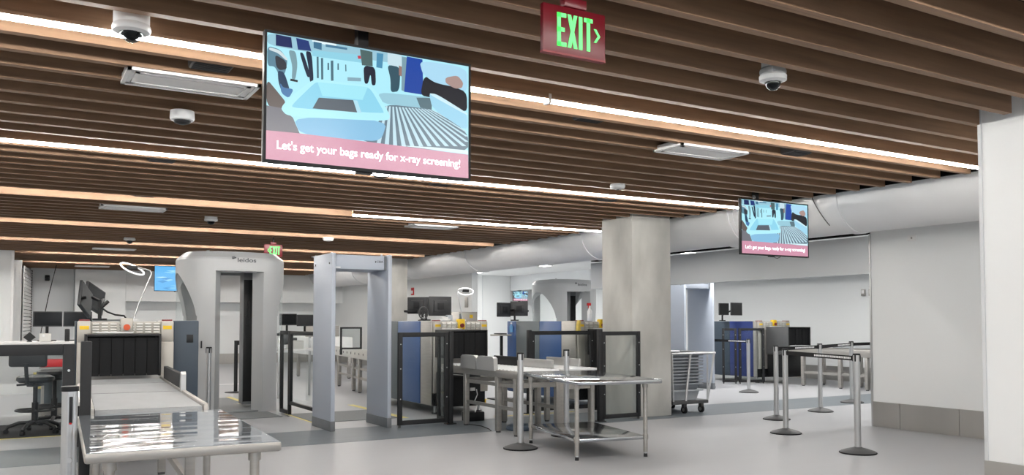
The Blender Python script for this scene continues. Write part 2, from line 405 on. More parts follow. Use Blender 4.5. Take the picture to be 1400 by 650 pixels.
# exit signs
def exit_sign(loc, label, left, rot=0.0):
    t = thing('exit_sign', label, 'exit sign', loc, rot)
    MB().box(-.155, .155, -.012, .012, 0, .195, 'exitred', .004).build('panel', t)
    MB().box(-.155, .155, -.013, .013, -.006, .002, 'dred').build('lower_edge', t)
    m = MB(); m.box(-.055, .055, -.02, .02, .195, .235, 'exitred', .005); m.cyl((0, 0, .235), (0, 0, .45), .012, 'blackp', 10); m.build('bracket', t)
    m = MB(); y0, y1 = -.0145, -.012
    x0 = -.088 if not left else -.062; h0, h1 = .028, .165; s = .017; w = .044; g = .0105
    def vb(x): m.box(x, x+s, y0, y1, h0, h1, 'exitgreen')
    vb(x0)
    for z in (h0, (h0+h1)/2-.008, h1-.017): m.box(x0, x0+w*(1 if z != (h0+h1)/2-.008 else .82), y0, y1, z, z+.017, 'exitgreen')
    x = x0+w+g-.004
    for sgn in (1, -1):
        a = [(x, h0), (x+s, h0), (x+w+.004, h1), (x+w+.004-s, h1)]
        if sgn < 0: a = [(2*x+w+.004-p, q) for p, q in a]
        m.prism(a, 'y', y0-(.0002 if sgn > 0 else 0), y1, 'exitgreen')
    x += w+g+.002; vb(x); x += s+g-.002
    m.box(x, x+w, y0, y1, h1-.017, h1, 'exitgreen'); vb(x+w/2-s/2)
    m.build('letters', t)
    m = MB(); xc = x+w+.006 if not left else x0-.03; d = 1 if not left else -1
    if left: xc = x0-.006
    for q in (1, -1):
        a = [(xc, .098+q*.028), (xc+d*.012, .098+q*.028), (xc+d*.032, .098), (xc+d*.02, .098)]
        m.prism(a, 'y', y0-.0003, y1, 'exitgreen')
    m.build('arrow', t)
exit_sign((1.995, 2.88, 2.39), 'large red exit sign with green letters and right arrow, hanging near the viewer', False)
exit_sign((3.92, 14.6, 2.41), 'small far exit sign with left arrow behind the body scanner roof', True)

# hanging screens
PIC = [[[172,232,246],[[0,0],[1,0],[1,1],[0,1]]],[[150,195,212],[[0,0],[0.215,0.003],[0.677,0],[0.678,0.079],[0.46,0.085],[0.204,0.105],[0.001,0.101]]],[[225,244,248],[[0.202,0],[0.316,0],[0.316,0.027],[0.203,0.013]]],[[60,110,140],[[0.209,0.012],[0.247,0.013],[0.247,0.07],[0.21,0.064]]],[[70,120,150],[[0.265,0.016],[0.368,0.016],[0.368,0.034],[0.266,0.038]]],[[140,205,225],[[0.204,0.083],[0.449,0.054],[0.45,0.121],[0.204,0.131]]],[[70,105,120],[[0.224,0.131],[0.233,0.129],[0.235,0.303],[0.226,0.305]]],[[70,105,120],[[0.244,0.136],[0.254,0.133],[0.256,0.308],[0.246,0.311]]],[[70,105,120],[[0.275,0.167],[0.282,0.165],[0.283,0.224],[0.275,0.226]]],[[70,105,120],[[0.29,0.145],[0.302,0.141],[0.304,0.306],[0.292,0.31]]],[[70,105,120],[[0.322,0.158],[0.328,0.156],[0.329,0.211],[0.322,0.213]]],[[70,105,120],[[0.359,0.158],[0.364,0.157],[0.365,0.212],[0.36,0.214]]],[[130,165,180],[[0.37,0.26],[0.436,0.249],[0.436,0.278],[0.371,0.291]]],[[90,130,150],[[0.001,0.106],[0.058,0.12],[0.093,0.191],[0.082,0.301],[0.061,0.35],[0.036,0.261],[0.003,0.266]]],[[205,220,225],[[0.011,0.115],[0.058,0.127],[0.095,0.191],[0.085,0.2],[0.049,0.151],[0.009,0.137]]],[[45,50,60],[[0.035,0.166],[0.083,0.201],[0.09,0.267],[0.058,0.287],[0.041,0.26]]],[[25,55,85],[[0.048,0.289],[0.078,0.296],[0.108,0.455],[0.074,0.485],[0.052,0.384]]],[[70,120,170],[[0.059,0.382],[0.074,0.421],[0.122,0.419],[0.099,0.5],[0.065,0.466]]],[[22,38,88],[[0.038,0.005],[0.107,0.009],[0.113,0.093],[0.039,0.094]]],[[120,155,165],[[0.094,0.112],[0.128,0.114],[0.137,0.222],[0.128,0.342],[0.111,0.347],[0.114,0.239]]],[[25,30,40],[[0.106,0.34],[0.139,0.344],[0.138,0.361],[0.104,0.358]]],[[25,52,115],[[0.129,0.006],[0.186,0.014],[0.199,0.093],[0.138,0.098]]],[[20,36,60],[[0.145,0.118],[0.162,0.117],[0.183,0.219],[0.196,0.302],[0.182,0.311],[0.166,0.235]]],[[20,36,60],[[0.172,0.097],[0.201,0.101],[0.212,0.342],[0.194,0.351],[0.186,0.219]]],[[72,98,98],[[0.43,0.01],[0.491,0.015],[0.493,0.136],[0.44,0.142]]],[[20,26,46],[[0.447,0.14],[0.506,0.139],[0.51,0.29],[0.489,0.3],[0.483,0.198],[0.47,0.291],[0.452,0.291]]],[[190,60,80],[[0.418,0.068],[0.433,0.063],[0.436,0.089],[0.421,0.094]]],[[70,140,175],[[0.513,0.017],[0.546,0.016],[0.541,0.141],[0.511,0.14]]],[[195,220,230],[[0.567,0.001],[0.638,0.003],[0.642,0.108],[0.568,0.101]]],[[45,80,95],[[0.565,0.102],[0.634,0.106],[0.628,0.314],[0.584,0.334],[0.583,0.22]]],[[150,115,108],[[0.625,0.094],[0.645,0.102],[0.643,0.186],[0.626,0.177]]],[[120,155,168],[[0.641,0.016],[0.669,0.013],[0.658,0.311],[0.639,0.302]]],[[16,66,160],[[0.666,0.004],[0.748,0.008],[0.754,0.314],[0.653,0.312]]],[[15,18,30],[[0.756,0.15],[0.821,0.156],[0.99,0.219],[0.993,0.434],[0.808,0.329],[0.737,0.323]]],[[168,214,238],[[0.731,0.018],[0.994,0.014],[0.993,0.235],[0.917,0.202],[0.854,0.199],[0.807,0.188],[0.749,0.134]]],[[168,142,136],[[0.872,0.133],[0.938,0.096],[0.971,0.154],[0.963,0.204],[0.924,0.219],[0.872,0.18]]],[[100,122,136],[[0.544,0.44],[0.809,0.422],[0.997,0.589],[0.999,0.78],[0.389,0.788],[0.533,0.596]]],[[190,222,234],[[0.56,0.456],[0.569,0.454],[0.532,0.805],[0.511,0.809]]],[[190,222,234],[[0.576,0.455],[0.585,0.452],[0.576,0.796],[0.554,0.8]]],[[190,222,234],[[0.593,0.453],[0.601,0.451],[0.619,0.788],[0.598,0.792]]],[[190,222,234],[[0.609,0.451],[0.617,0.449],[0.664,0.779],[0.642,0.783]]],[[190,222,234],[[0.625,0.45],[0.634,0.448],[0.708,0.77],[0.686,0.774]]],[[190,222,234],[[0.641,0.448],[0.65,0.446],[0.754,0.761],[0.732,0.765]]],[[190,222,234],[[0.657,0.447],[0.666,0.445],[0.799,0.752],[0.777,0.756]]],[[190,222,234],[[0.674,0.445],[0.683,0.443],[0.846,0.743],[0.824,0.747]]],[[190,222,234],[[0.69,0.443],[0.699,0.441],[0.893,0.734],[0.87,0.738]]],[[190,222,234],[[0.707,0.442],[0.716,0.44],[0.94,0.725],[0.918,0.729]]],[[190,222,234],[[0.723,0.44],[0.733,0.438],[0.988,0.715],[0.965,0.72]]],[[190,222,234],[[0.74,0.439],[0.749,0.436],[1,0.674],[0.982,0.678]]],[[190,222,234],[[0.757,0.437],[0.766,0.435],[1,0.627],[0.983,0.631]]],[[190,222,234],[[0.774,0.435],[0.783,0.433],[0.998,0.589],[0.984,0.592]]],[[190,222,234],[[0.791,0.434],[0.8,0.431],[0.997,0.558],[0.985,0.561]]],[[150,198,214],[[0.516,0.347],[0.737,0.33],[0.797,0.331],[0.802,0.433],[0.71,0.432],[0.544,0.44]]],[[88,114,124],[[0.716,0.347],[0.797,0.331],[0.798,0.434],[0.738,0.43]]],[[158,212,236],[[0.782,0.293],[0.825,0.291],[0.994,0.422],[0.994,0.589],[0.802,0.424]]],[[205,236,246],[[0.782,0.293],[0.825,0.291],[0.994,0.422],[0.994,0.441],[0.808,0.319]]],[[215,240,247],[[0.799,0.759],[0.997,0.752],[0.998,0.785],[0.63,0.776]]],[[95,85,82],[[0,0.367],[0.053,0.469],[0.087,0.535],[0.064,0.599],[0,0.578]]],[[112,112,120],[[0,0.578],[0.064,0.584],[0.118,0.65],[0.15,0.772],[0,0.783]]],[[132,188,222],[[0.122,0.641],[0.568,0.575],[0.537,0.758],[0.389,0.775],[0.148,0.773]]],[[176,236,248],[[0.225,0.316],[0.476,0.299],[0.514,0.345],[0.582,0.531],[0.574,0.571],[0.519,0.59],[0.161,0.636],[0.088,0.636],[0.062,0.588],[0.099,0.496],[0.2,0.334]]],[[140,210,234],[[0.229,0.337],[0.469,0.318],[0.491,0.349],[0.55,0.506],[0.545,0.521],[0.121,0.572],[0.111,0.553],[0.213,0.352]]],[[160,228,242],[[0.229,0.337],[0.469,0.318],[0.444,0.432],[0.252,0.445]]],[[84,94,104],[[0.235,0.462],[0.398,0.444],[0.418,0.542],[0.207,0.556]]],[[175,222,238],[[0.398,0.444],[0.418,0.443],[0.439,0.541],[0.418,0.542]]],[[206,146,168],[[0,0.774],[0.144,0.769],[0.389,0.773],[0.998,0.79],[1,1],[0,1]]]]
def soften(pts):
    # round the corners of the drawn shapes
    if len(pts) < 5: return pts
    for _ in range(2):
        q = []
        for a, b in zip(pts, pts[1:]+pts[:1]):
            q.append((a[0]*.82+b[0]*.18, a[1]*.82+b[1]*.18)); q.append((a[0]*.18+b[0]*.82, a[1]*.18+b[1]*.82))
        pts = q
    return pts
def screen(loc, label, rot=0.0, pole=None, S=1.111, pic=None, wall=False):
    W, H = .956*S, .538*S; t = thing('hanging_screen', label, 'screen', loc, rot)       # origin: lower middle of the front
    m = MB(); m.box(-W/2-.012, W/2+.012, 0, .035, -.014, H+.012, 'blackp', .004); m.box(-W*.37, W*.37, .03, .06, H*.1, H*.82, 'blackp', .01); m.build('cabinet', t)
    b = MB()
    for x0, x1, z0, z1 in ((-W/2-.012, -W/2, -.014, H+.012), (W/2, W/2+.012, -.014, H+.012), (-W/2, W/2, -.014, 0), (-W/2, W/2, H, H+.012)): b.box(x0, x1, -.004, .004, z0, z1, 'black')
    b.build('bezel', t)
    # the picture: flat shapes in the plane of the screen
    vs = []; fs = []; cs = []
    for i, (c, pts) in enumerate(pic or PIC):
        o = len(vs)
        if c != [206, 146, 168] and c != [112, 112, 120]: pts = soften([tuple(p) for p in pts])
        vs += [(-W/2+p[0]*W, -.0002-.00003*i, H*(1-p[1])) for p in pts]; fs.append(tuple(range(o, o+len(pts)))[::-1]); cs.append(lin(c)+(1,))
    me = bpy.data.meshes.new('picture'); me.from_pydata(vs, [], fs); me.materials.append(M['picture'])
    ca = me.color_attributes.new('Col', 'FLOAT_COLOR', 'CORNER')
    for p in me.polygons:
        for li in p.loop_indices: ca.data[li].color = cs[p.index]
    o = bpy.data.objects.new('picture', me); COL.objects.link(o); o.parent = t
    if not pic: text('caption', "Let's get your bags ready for x-ray screening!", .05*S, 'screentext', t, (-W/2+W*.5, -.0042, H*.118), (PI/2, 0, 0), .0003, W*.905, .0009)
    m = MB(); m.box(-.06, .06, .055, .10, H*.5, H*.5+.2, 'blackp'); px = pole if pole is not None else 0
    m.box(px-.028, px+.028, .10, .15, H*.35, H*.7 if wall else 2.95-loc[2], 'blackp')
    if wall: m.box(-.05, .05, .14, wall, H*.4, H*.65, 'blackp')
    m.bar((0, .08, H*.6), (px, .12, H*.6), .03, .12, 'blackp'); m.build('wall_mount' if wall else 'ceiling_mount', t)
    m = MB()
    m.tube([(.0, .03, -.01), (.02, .03, -.03), (.06, .03, -.034), (.1, .03, -.02), (.11, .03, -.008)], .004, 'blackp', 6); m.box(-.08, .0, .02, .045, -.024, -.012, 'blackp'); m.build('cable', t)
    return t
screen((1.565, 4.0, 2.055), 'large hanging screen showing a grey tray, nearest the viewer', 0, -.02)
screen((7.52, 6.85, 2.055), 'smaller-looking hanging screen in front of the white air duct', 0, -.18)
random.seed(3)
SEA = [((84, 176, 236), [(0, 0), (1, 0), (1, 1), (0, 1)])]
for i in range(26):
    x, y = random.random()*.8, .12+.8*random.random(); w, h = .12+.25*random.random(), .03+.05*random.random(); c = random.choice([(130, 205, 246), (164, 224, 250), (66, 150, 214), (110, 192, 240)])
    SEA.append((c, [(x, y), (min(1, x+w*.6), max(0, y-h*.7)), (min(1, x+w), y-h*.1), (min(1, x+w*.5), min(1, y+h))]))
SEA.append(((44, 110, 168), [(.45, .86), (.7, .80), (1, .88), (1, .96), (.5, .93)]))
screen((3.68, 22.4, 2.055), 'far hanging screen with a plain pale blue picture, left of the body scanner', 0, None, 1.111, SEA)
screen((15.23, 25.2, 2.01), 'tiny far blue screen in the room beyond, left of the second body scanner', 0, None, .60, None, .3)

# ------------------------------------------------------------------ queue posts
def stanchion(x, y, label, rot=0.0, H=.98, belt=None, cls=True):
    t = thing('queue_post', label, 'queue post', (x, y, 0), rot, 'silver queue posts')
    m = MB(); m.lathe([(.172, 0), (.174, .012), (.16, .022), (.10, .042), (.045, .056), (.036, .062)], (0, 0, 0), 'basegrey', 36); m.build('base', t)
    MB().lathe([(.173, 0), (.178, .004), (.178, .01), (.172, .014)], (0, 0, 0), 'rubber', 36).build('base_ring', t)
    m = MB(); m.cyl((0, 0, .055), (0, 0, H-.075), .0315, 'alu', 24)
    m.build('post', t)
    m = MB(); m.cyl((0, 0, H-.078), (0, 0, H-.012), .0335, 'alu', 24); m.build('head', t)
    m = MB()
    for a in (0, PI/2, PI, 3*PI/2): m.obox((.033*math.cos(a), .033*math.sin(a), H-.045), (.012, .014, .062), (0, 0, a), 'blackp', .002)
    m.build('belt_slot', t)
    MB().lathe([(.035, H-.014), (.0365, H-.01), (.0355, H), (.028, H+.003)], (0, 0, 0), 'blackp', 24).build('cap', t)
    if belt:
        bx, by, printed = belt
        dx, dy = bx-x, by-y; a = math.atan2(dy, dx)-rot; L = math.hypot(dx, dy)
        def pt(s, z, off=0): return (math.cos(a)*s-math.sin(a)*off, math.sin(a)*s+math.cos(a)*off, z)
        m = MB(); m.bar(pt(.034, H-.045), pt(L-.034, H-.047), .003, .048, 'rubber'); m.bar(pt(L-.07, H-.046), pt(L-.034, H-.046), .014, .058, 'blackp'); m.build('belt', t)
        if printed:
            q = MB(); s0, s1 = printed
            random.seed(int(L*1000))
            s = L*s0
            while s < L*s1:
                w = random.uniform(.012, .03)
                for off in (-.0022, .0022): q.bar(pt(s, H-.046, off), pt(min(s+w, L*s1), H-.046, off), .001, .020, 'white_mark')
                s += w+.008
            q.build('printing', t)
    return t
stanchion(4.58, 7.58, 'silver queue post in front of the bare steel table, left of it')
stanchion(7.30, 5.63, 'nearest silver queue post at right, in front of the blank white wall', .3)
stanchion(7.86, 7.04, 'silver queue post carrying the black printed belt to the nearest post', .2, belt=(7.30, 5.63, (.45, .93)))
stanchion(8.87, 8.10, 'silver queue post just behind the one with the long black belt', .3, belt=(10.2, 8.49, (.42, .86)))
stanchion(10.2, 8.49, 'silver queue post joined by belts on both sides, middle of the right-hand queue', .3, belt=(11.74, 9.15, (.55, .95)))
stanchion(11.74, 9.15, 'farthest silver post of the right-hand queue, partly behind the nearest one', .3, belt=(13.4, 9.4, None))
stanchion(11.80, 11.43, 'silver queue post in front of the dark blue x-ray machine glass panels', .2)
stanchion(12.0, 12.74, 'silver queue post behind the tray cart beside the far metal detector', .2, belt=(11.80, 11.43, (.55, .95)))
stanchion(5.55, 8.17, 'silver queue post standing behind the bare steel table, nearer its middle')
stanchion(2.29, 11.55, 'silver queue post in front of the left leg of the body scanner', 0, .97)
t = thing('queue_post', 'all-black queue post seen through the body scanner opening', 'queue post', (3.69, 16.2, 0), 0)
MB().lathe([(.19, 0), (.19, .012), (.06, .02), (.045, .025)], (0, 0, 0), 'blackp', 30).build('base', t)
MB().cyl((0, 0, .02), (0, 0, .95), .033, 'blackp', 20).build('post', t)
MB().box(-.02, .085, -.02, .02, .87, .95, 'blackp', .006).build('belt_head', t)
# near-left post, with its channelled face
t = thing('queue_post', 'silver channelled post at lower left beside the film-wrapped table', 'queue post', (.292, 4.80, 0), -.25)
m = MB(); m.lathe([(.172, 0), (.174, .012), (.16, .022), (.10, .042), (.045, .056)], (0, 0, 0), 'basegrey', 36); m.build('base', t)
m = MB()
m.prism([(.036*math.cos(a), .036*math.sin(a)) for a in [PI/2+.25+i*(PI*1.5-.5+.5*PI-.0)/26*0.86 for i in range(27)]], 'z', .05, .955, 'alu')
m.cyl((.0, -.026, .05), (.0, -.026, .955), .012, 'alu', 14); m.cyl((.024, -.016, .05), (.024, -.016, .955), .012, 'alu', 14); m.build('post', t)
MB().box(.006, .02, -.042, -.026, .80, .93, 'blackp', .002).build('belt_slot', t)
MB().box(.008, .018, -.045, -.03, .795, .803, 'red').build('release_tab', t)
MB().cyl((.012, -.034, .62), (.012, -.046, .62), .012, 'alu', 14).build('latch', t)
MB().lathe([(.04, .955), (.041, .958), (.041, .977), (.037, .98)], (0, 0, 0), 'blackp', 28).build('cap', t)

# ------------------------------------------------------------------ glass barrier panels
def barrier(x, y, L, label, rot=0.0, H=1.17, post=None, fw=.052, feet=True, bolts=True, group='black framed glass barriers'):
    t = thing('glass_barrier', label, 'glass barrier', (x, y, 0), rot, group)     # runs along +x from its origin
    z0 = .03
    MB().box(0, fw, -.02, .02, z0, H, 'black', .004).build('stile', t); MB().box(L-fw, L, -.02, .02, z0, H, 'black', .004).build('stile', t)
    MB().box(fw, L-fw, -.02, .02, H-fw, H, 'black', .004).build('top_rail', t); MB().box(fw, L-fw, -.02, .02, z0, z0+fw, 'black', .004).build('bottom_rail', t)
    MB().box(fw, L-fw, -.003, .003, z0+fw, H-fw, 'glass').build('glass_pane', t)
    if feet:
        for a in (.025, L-.025): MB().cyl((a, 0, 0), (a, 0, z0), .016, 'basegrey', 12).build('foot', t)
    if post is not None:
        p = MB()
        for a in post: p.box(a-.028, a+.028, -.028, .028, 0, H+.015, 'black', .004)
        p.build('post', t)
        f = MB()
        for a in post: f.box(a-.06, a+.06, -.06, .06, 0, .012, 'blackp', .003)
        f.build('floor_plate', t)
    if bolts:
        b = MB()
        for a in (fw/2, L-fw/2):
            for z in (.35, .72, 1.02): b.cyl((a, -.024, z), (a, -.02, z), .007, 'alu', 10)
        b.build('bolts', t)
    return t
barrier(-1.05, 5.56, 1.41, 'large black framed glass barrier at lower left in front of the stools', 0, 1.17, (1.468,), .062)
barrier(4.17, 9.80, .70, 'black framed glass barrier in front of the blue cabinet, right of the metal detector', .05, 1.165, (.735,), .055)
barrier(4.885, 9.87, .32, 'short black barrier panel edge-on beside the black x-ray hood', PI/2-.06, 1.165, None, .05)
barrier(6.44, 10.37, 1.08, 'wide black framed glass barrier in front of the blue machine behind the tables', 0, 1.165, (-.03, 1.11), .055)
barrier(6.74, 9.10, .64, 'black framed glass barrier in front of the concrete column', .02, 1.17, (-.035,), .052)
barrier(13.02, 13.35, .30, 'narrow dark glass barrier left of two in front of the far right navy machine', -.85, 1.16, None, .05)
barrier(13.22, 13.07, .62, 'wider dark glass barrier right of two in front of the far right navy machine', -.2, 1.16, None, .05)
# gate between body scanner and metal detector
t = thing('swing_gate', 'narrow black framed fence and swing gate between body scanner and metal detector', 'gate', (3.42, 10.62, 0), PI/2)
def frame(t, x0, x1, z0, z1, w, nm):
    m = MB(); m.box(x0, x0+w, -.022, .022, z0, z1, 'blackp', .004); m.box(x1-w, x1, -.022, .022, z0, z1, 'blackp', .004)
    m.box(x0+w, x1-w, -.022, .022, z1-w, z1, 'blackp', .004); m.box(x0+w, x1-w, -.022, .022, z0, z0+w, 'blackp', .004); return m.build(nm, t)
frame(t, 1.17, 1.62, .02, 1.17, .05, 'fixed_frame'); frame(t, .04, 1.16, .16, 1.17, .045, 'gate_leaf')
MB().box(1.22, 1.57, -.003, .003, .07, 1.12, 'glass').build('glass_pane', t); MB().box(.09, 1.11, -.003, .003, .21, 1.12, 'glass').build('glass_pane', t)
MB().box(-.03, .035, -.03, .03, 0, 1.19, 'blackp', .004).build('post', t)
for z in (.38, .72, 1.02): MB().box(-.02, .06, -.06, .0, z, z+.09, 'blackp', .006).build('hinge', t)
m = MB()
for z in (.42, .76, 1.06): m.cyl((.0, .03, z), (.0, .036, z), .008, 'alu', 10)
m.build('bolts', t)
MB().box(1.10, 1.22, .022, .03, 0, .006, 'basegrey').build('floor_strip', t)

# ------------------------------------------------------------------ stainless tables
def steel_table(loc, rot, W, L, H, label, top='steeltop', shelf=True, inset=.06, undershelf=.18, iy=None):
    iy = iy or inset
    t = thing('steel_table', label, 'table', loc, rot)
    if top == 'film':
        m = MB(); m.box(-W/2, W/2, -L/2, L/2, H-.045, H-.001, 'steelmatte', .012); m.build('table_top', t); MB().box(-W/2+.008, W/2-.008, -L/2+.008, L/2-.008, H-.003, H, 'film').build('plastic_film', t)['label'] = 'clear shiny protective film'
    else: MB().box(-W/2, W/2, -L/2, L/2, H-.04, H, top, .014).build('table_top', t)
    r = .021
    for sx in (-1, 1):
        for sy in (-1, 1):
            x, y = sx*(W/2-inset), sy*(L/2-iy)
            lg = MB(); lg.cyl((x, y, .045), (x, y, H-.04), r, 'steelmatte', 18); lg.cyl((x, y, H-.09), (x, y, H-.045), r*1.35, 'steelmatte', 18)
            o = lg.build('leg', t)
            f = MB(); f.cyl((x, y, .03), (x, y, .05), .016, 'alu', 12); f.cyl((x, y, 0), (x, y, .032), .02, 'blackp', 14, .017); f.build('foot', o)
            if shelf: MB().cyl((x, y, undershelf-.035), (x, y, undershelf+.015), r*1.3, 'steelmatte', 18).build('shelf_collar', o)
    if shelf: MB().box(-W/2+inset-.01, W/2-inset+.01, -L/2+iy-.01, L/2-iy+.01, undershelf-.035, undershelf, 'steeltop', .01).build('undershelf', t)
    return t
steel_table((5.12, 7.20, 0), -.195, .88, 1.62, .753, 'bare steel work table with undershelf in the middle of the room', 'steeltop', True, .08, .2, .20)
steel_table((.735, 4.72, 0), -.05, .80, 1.62, .76, 'film-wrapped steel table in the left foreground, reflecting the ceiling lights', 'film', False, .10)

# ------------------------------------------------------------------ x-ray machines
def xray(label, loc, rot, W, left, hood, estop, L, right=None, top=1.31, hside=None):
    t = thing('xray_machine', label, 'x-ray machine', loc, rot, 'x-ray baggage machines')
    d = .42
    # stainless entry section
    m = MB(); m.box(0, W, .0, d, .30, 1.12, 'steelmatte', .008); m.box(.02, W-.02, .04, d, .12, .30, 'blackp'); m.build('entry_section', t)
    m = MB(); m.box(.0, W, d, L, .12, top-.012, left[-1][2] if left else 'greyp', .01); m.build('cabinet', t)
    for a, b, k in left:
        MB().box(-.018, .0, a+.004, b-.004, .13, top-.004, k, .008).build('side_panel', t)['label'] = {'blue': 'blue side panel', 'navy': 'navy side panel', 'greyp': 'slate grey side panel', 'steelmatte': 'stainless side panel', 'slate': 'dark slate side panel'}[k]
    pw = .12*W/.85
    for a in (0, W-pw):
        p = MB(); p.box(a, a+pw, -.012, d, 1.10, top, 'beige', .02); p.box(a, a+pw, -.012, .03, .30, 1.10, 'beige', .006); o = p.build('corner_post', t)
        MB().box(a+.02, a+pw-.02, -.015, -.011, top-.085, top-.05, 'yellow').build('warning_label', o)
        MB().box(a+.015, a+pw-.015, .0, .10, top-.004, top+.010, 'dred', .003).build('indicator_lamp', o)
    m = MB(); m.box(pw, W-pw, .015, d, 1.12, top-.01, 'beige', .004)
    n = 8; s = (W-2*pw)/n
    for i in range(n):
        for j in range(6):
            z = 1.135+j*.026
            m.prism([(.015, z), (-.012, z+.004), (.0, z+.021), (.015, z+.021)], 'x', pw+s*i+s*.14, pw+s*(i+1)-s*.14, 'louvre')
    m.build('louvre_panel', t)
    b = MB(); xc = W*.50; b.box(xc-.055, xc+.055, -.03, .06, 1.19, 1.335, 'beige' if estop == 'orange' else 'yellow', .015); o = b.build('emergency_stop', t)
    q = MB(); q.cyl((xc, -.03, 1.245), (xc, -.05, 1.245), .03, 'orange' if estop == 'orange' else 'dred', 18); q.build('button', o)
    x0, x1, hl = hood
    m = MB(); hz0, hz1 = .80, 1.185; e = .022
    m.box(x0, x0+e, -hl, .0, hz0, hz1, 'blackp', .004); m.box(x1-e, x1, -hl, .0, hz0, hz1, 'blackp', .004); m.box(x0+e, x1-e, -hl, .0, hz1-e, hz1, 'blackp', .004)
    m.box(x0+e, x1-e, -.06, -.02, hz0, hz1-e, 'dark'); o = m.build('hood', t)
    if hside: MB().box(x0-.012, x0, -hl, -.0, .62, hz1, hside, .003).build('hood_side', o)
    n = 6; s = (x1-x0-2*e)/n
    for i in range(n):
        c = MB(); a = x0+e+s*i; yy = -hl+.018+(.006 if i % 2 else 0)
        c.prism([(a+.002, yy), (a+s*.3, yy-.004), (a+s*.7, yy+.003), (a+s-.002, yy), (a+s-.002, yy+.005), (a+.002, yy+.005)], 'z', hz0+.005, hz1-e-.01, 'curtain'); c.build('curtain_strip', o)
    MB().box(x0+.1, x0+.42, -.03, .0, hz1+.002, hz1+.018, 'white_mark', .003).build('document_strip', t)
    m = MB(); m.box(x0+.02, x1-.02, -hl*.7, .03, .14, .60, 'blackp', .01); m.build('drive_cover', t)
    for a in (.08, W-.08):
        for b_ in (.12, L-.12):
            f = MB(); f.cyl((a, b_, .02), (a, b_, .13), .018, 'alu', 10); f.cyl((a, b_, 0), (a, b_, .022), .045, 'basegrey', 16); f.build('foot', t)
    if right:
        r0, r1, k = right
        p = MB(); p.box(W, W+r1, r0, L-.1, .24, top, k, .012); o = p.build('service_door', t)
        MB().box(W+r1*.52, W+r1*.78, r0-.006, r0+.004, 1.09, 1.17, 'blackp', .003).build('handle', o)
    return t
xray('grey-fronted x-ray machine with dark slate door, at the end of the left belt', (.60, 9.05, 0), -.062, .85, [(.42, 1.0, 'slate'), (1.0, 2.2, 'greyp')], (.06, .70, .45), 'orange', 2.2, (.05, .24, 'slate'))
xray('x-ray machine with bright blue and grey side behind the glass barrier, centre', (5.17, 10.9, 0), 0, .86, [(.03, .40, 'steelmatte'), (.42, 1.22, 'blue'), (1.22, 2.3, 'greyp')], (.02, .56, .55), 'yellow', 2.3)
xray('x-ray machine with long blue and grey side partly hidden by the concrete column', (7.42, 10.62, 0), 0, .9, [(.03, .42, 'steelmatte'), (.42, 1.05, 'blue'), (1.05, 1.78, 'greyp'), (1.78, 2.07, 'blue')], (.18, .76, .35), 'yellow', 2.07)
xray('navy and grey x-ray machine at far right beyond the queue posts', (13.72, 13.0, 0), 0, .95, [(.03, .14, 'steelmatte'), (.14, .82, 'navy'), (.82, 1.5, 'slate')], (.24, .90, .6), 'yellow', 1.6, None, 1.31, 'basegrey')

# ------------------------------------------------------------------ conveyors
def leg_set(t, xs, ys, z, k='steelmatte', w=.06, rails=True):
    for x in xs:
        for y in ys:
            o = MB().box(x-w/2, x+w/2, y-w/2, y+w/2, .02, z, k, .004).build('leg', t)
            MB().cyl((x, y, 0), (x, y, .022), .03, 'basegrey', 14).build('foot', o)
# left belt
t = thing('infeed_conveyor', 'grey belt conveyor feeding the left x-ray machine, behind the film-wrapped table', 'conveyor', (.775, 5.60, 0), -.062)
m = MB()
m.box(-.30, .30, .02, 3.0, .745, .775, 'belt'); m.cyl((-.30, .03, .745), (.30, .03, .745), .03, 'belt', 20); m.box(-.30, .30, 1.32, 1.325, .7752, .7762, 'basegrey'); m.box(-.30, .30, 2.35, 2.355, .7752, .7762, 'basegrey'); m.build('belt', t)
for s in (-1, 1):
    m = MB(); m.box(min(s*.305, s*.335), max(s*.305, s*.335), 0, 3.0, .66, .79, 'steelmatte', .004); m.build('side_rail', t)
MB().box(-.385, -.34, .05, 2.2, .73, .80, 'steel', .01).build('guide_bar', t); MB().box(-.392, -.333, .02, .055, .725, .805, 'blackp', .004).build('guide_end', t)
m = MB(); m.box(.31, .345, 1.25, 2.7, .79, .90, 'black', .004); m.build('side_guard', t)
m = MB(); m.prism([(-.035, .78), (.06, .78), (.045, .905), (.0, .925), (-.03, .905)], 'x', .30, .335, 'steel'); m.v = [(v[0], v[1]+1.24, v[2]) for v in m.v]; m.build('guard_end', t)
leg_set(t, (-.27, .27), (.35, 2.3), .68); m = MB()
for y in (.35, 2.3): m.box(-.27, .27, y-.02, y+.02, .60, .68, 'steelmatte')
for x in (-.27, .27): m.box(x-.015, x+.015, .35, 2.3, .22, .27, 'steelmatte')
m.build('cross_member', t)
# centre conveyor with rollers and guards
t = thing('roller_conveyor', 'stainless roller conveyor on square legs below the centre black hood', 'conveyor', (5.3, 8.32, 0), 0)
m = MB()
for i in range(23): m.cyl((-.27, .05+i*.085, .715), (.27, .05+i*.085, .715), .03, 'whitetop', 12)
m.build('rollers', t)['kind'] = 'stuff'
for s in (-1, 1): MB().box(min(s*.275, s*.305), max(s*.275, s*.305), 0, 2.0, .645, .735, 'steelmatte', .004).build('side_rail', t)
for y0, y1 in ((.50, .93), (.95, 1.36)):
    m = MB(); m.prism([(y0, .72), (y1, .72), (y1-.01, .865), (y1-.05, .885), (y0+.05, .885), (y0+.01, .865)], 'x', -.335, -.28, 'steel'); m.build('side_guard', t)
m = MB(); m.box(.28, .31, .2, .9, .735, .845, 'steel', .006); m.build('far_guard', t); MB().box(.28, .31, .95, 1.6, .735, .855, 'blackp', .006).build('far_guard', t)
leg_set(t, (-.275, .275), (.08, .50, 1.31), .66)
m = MB()
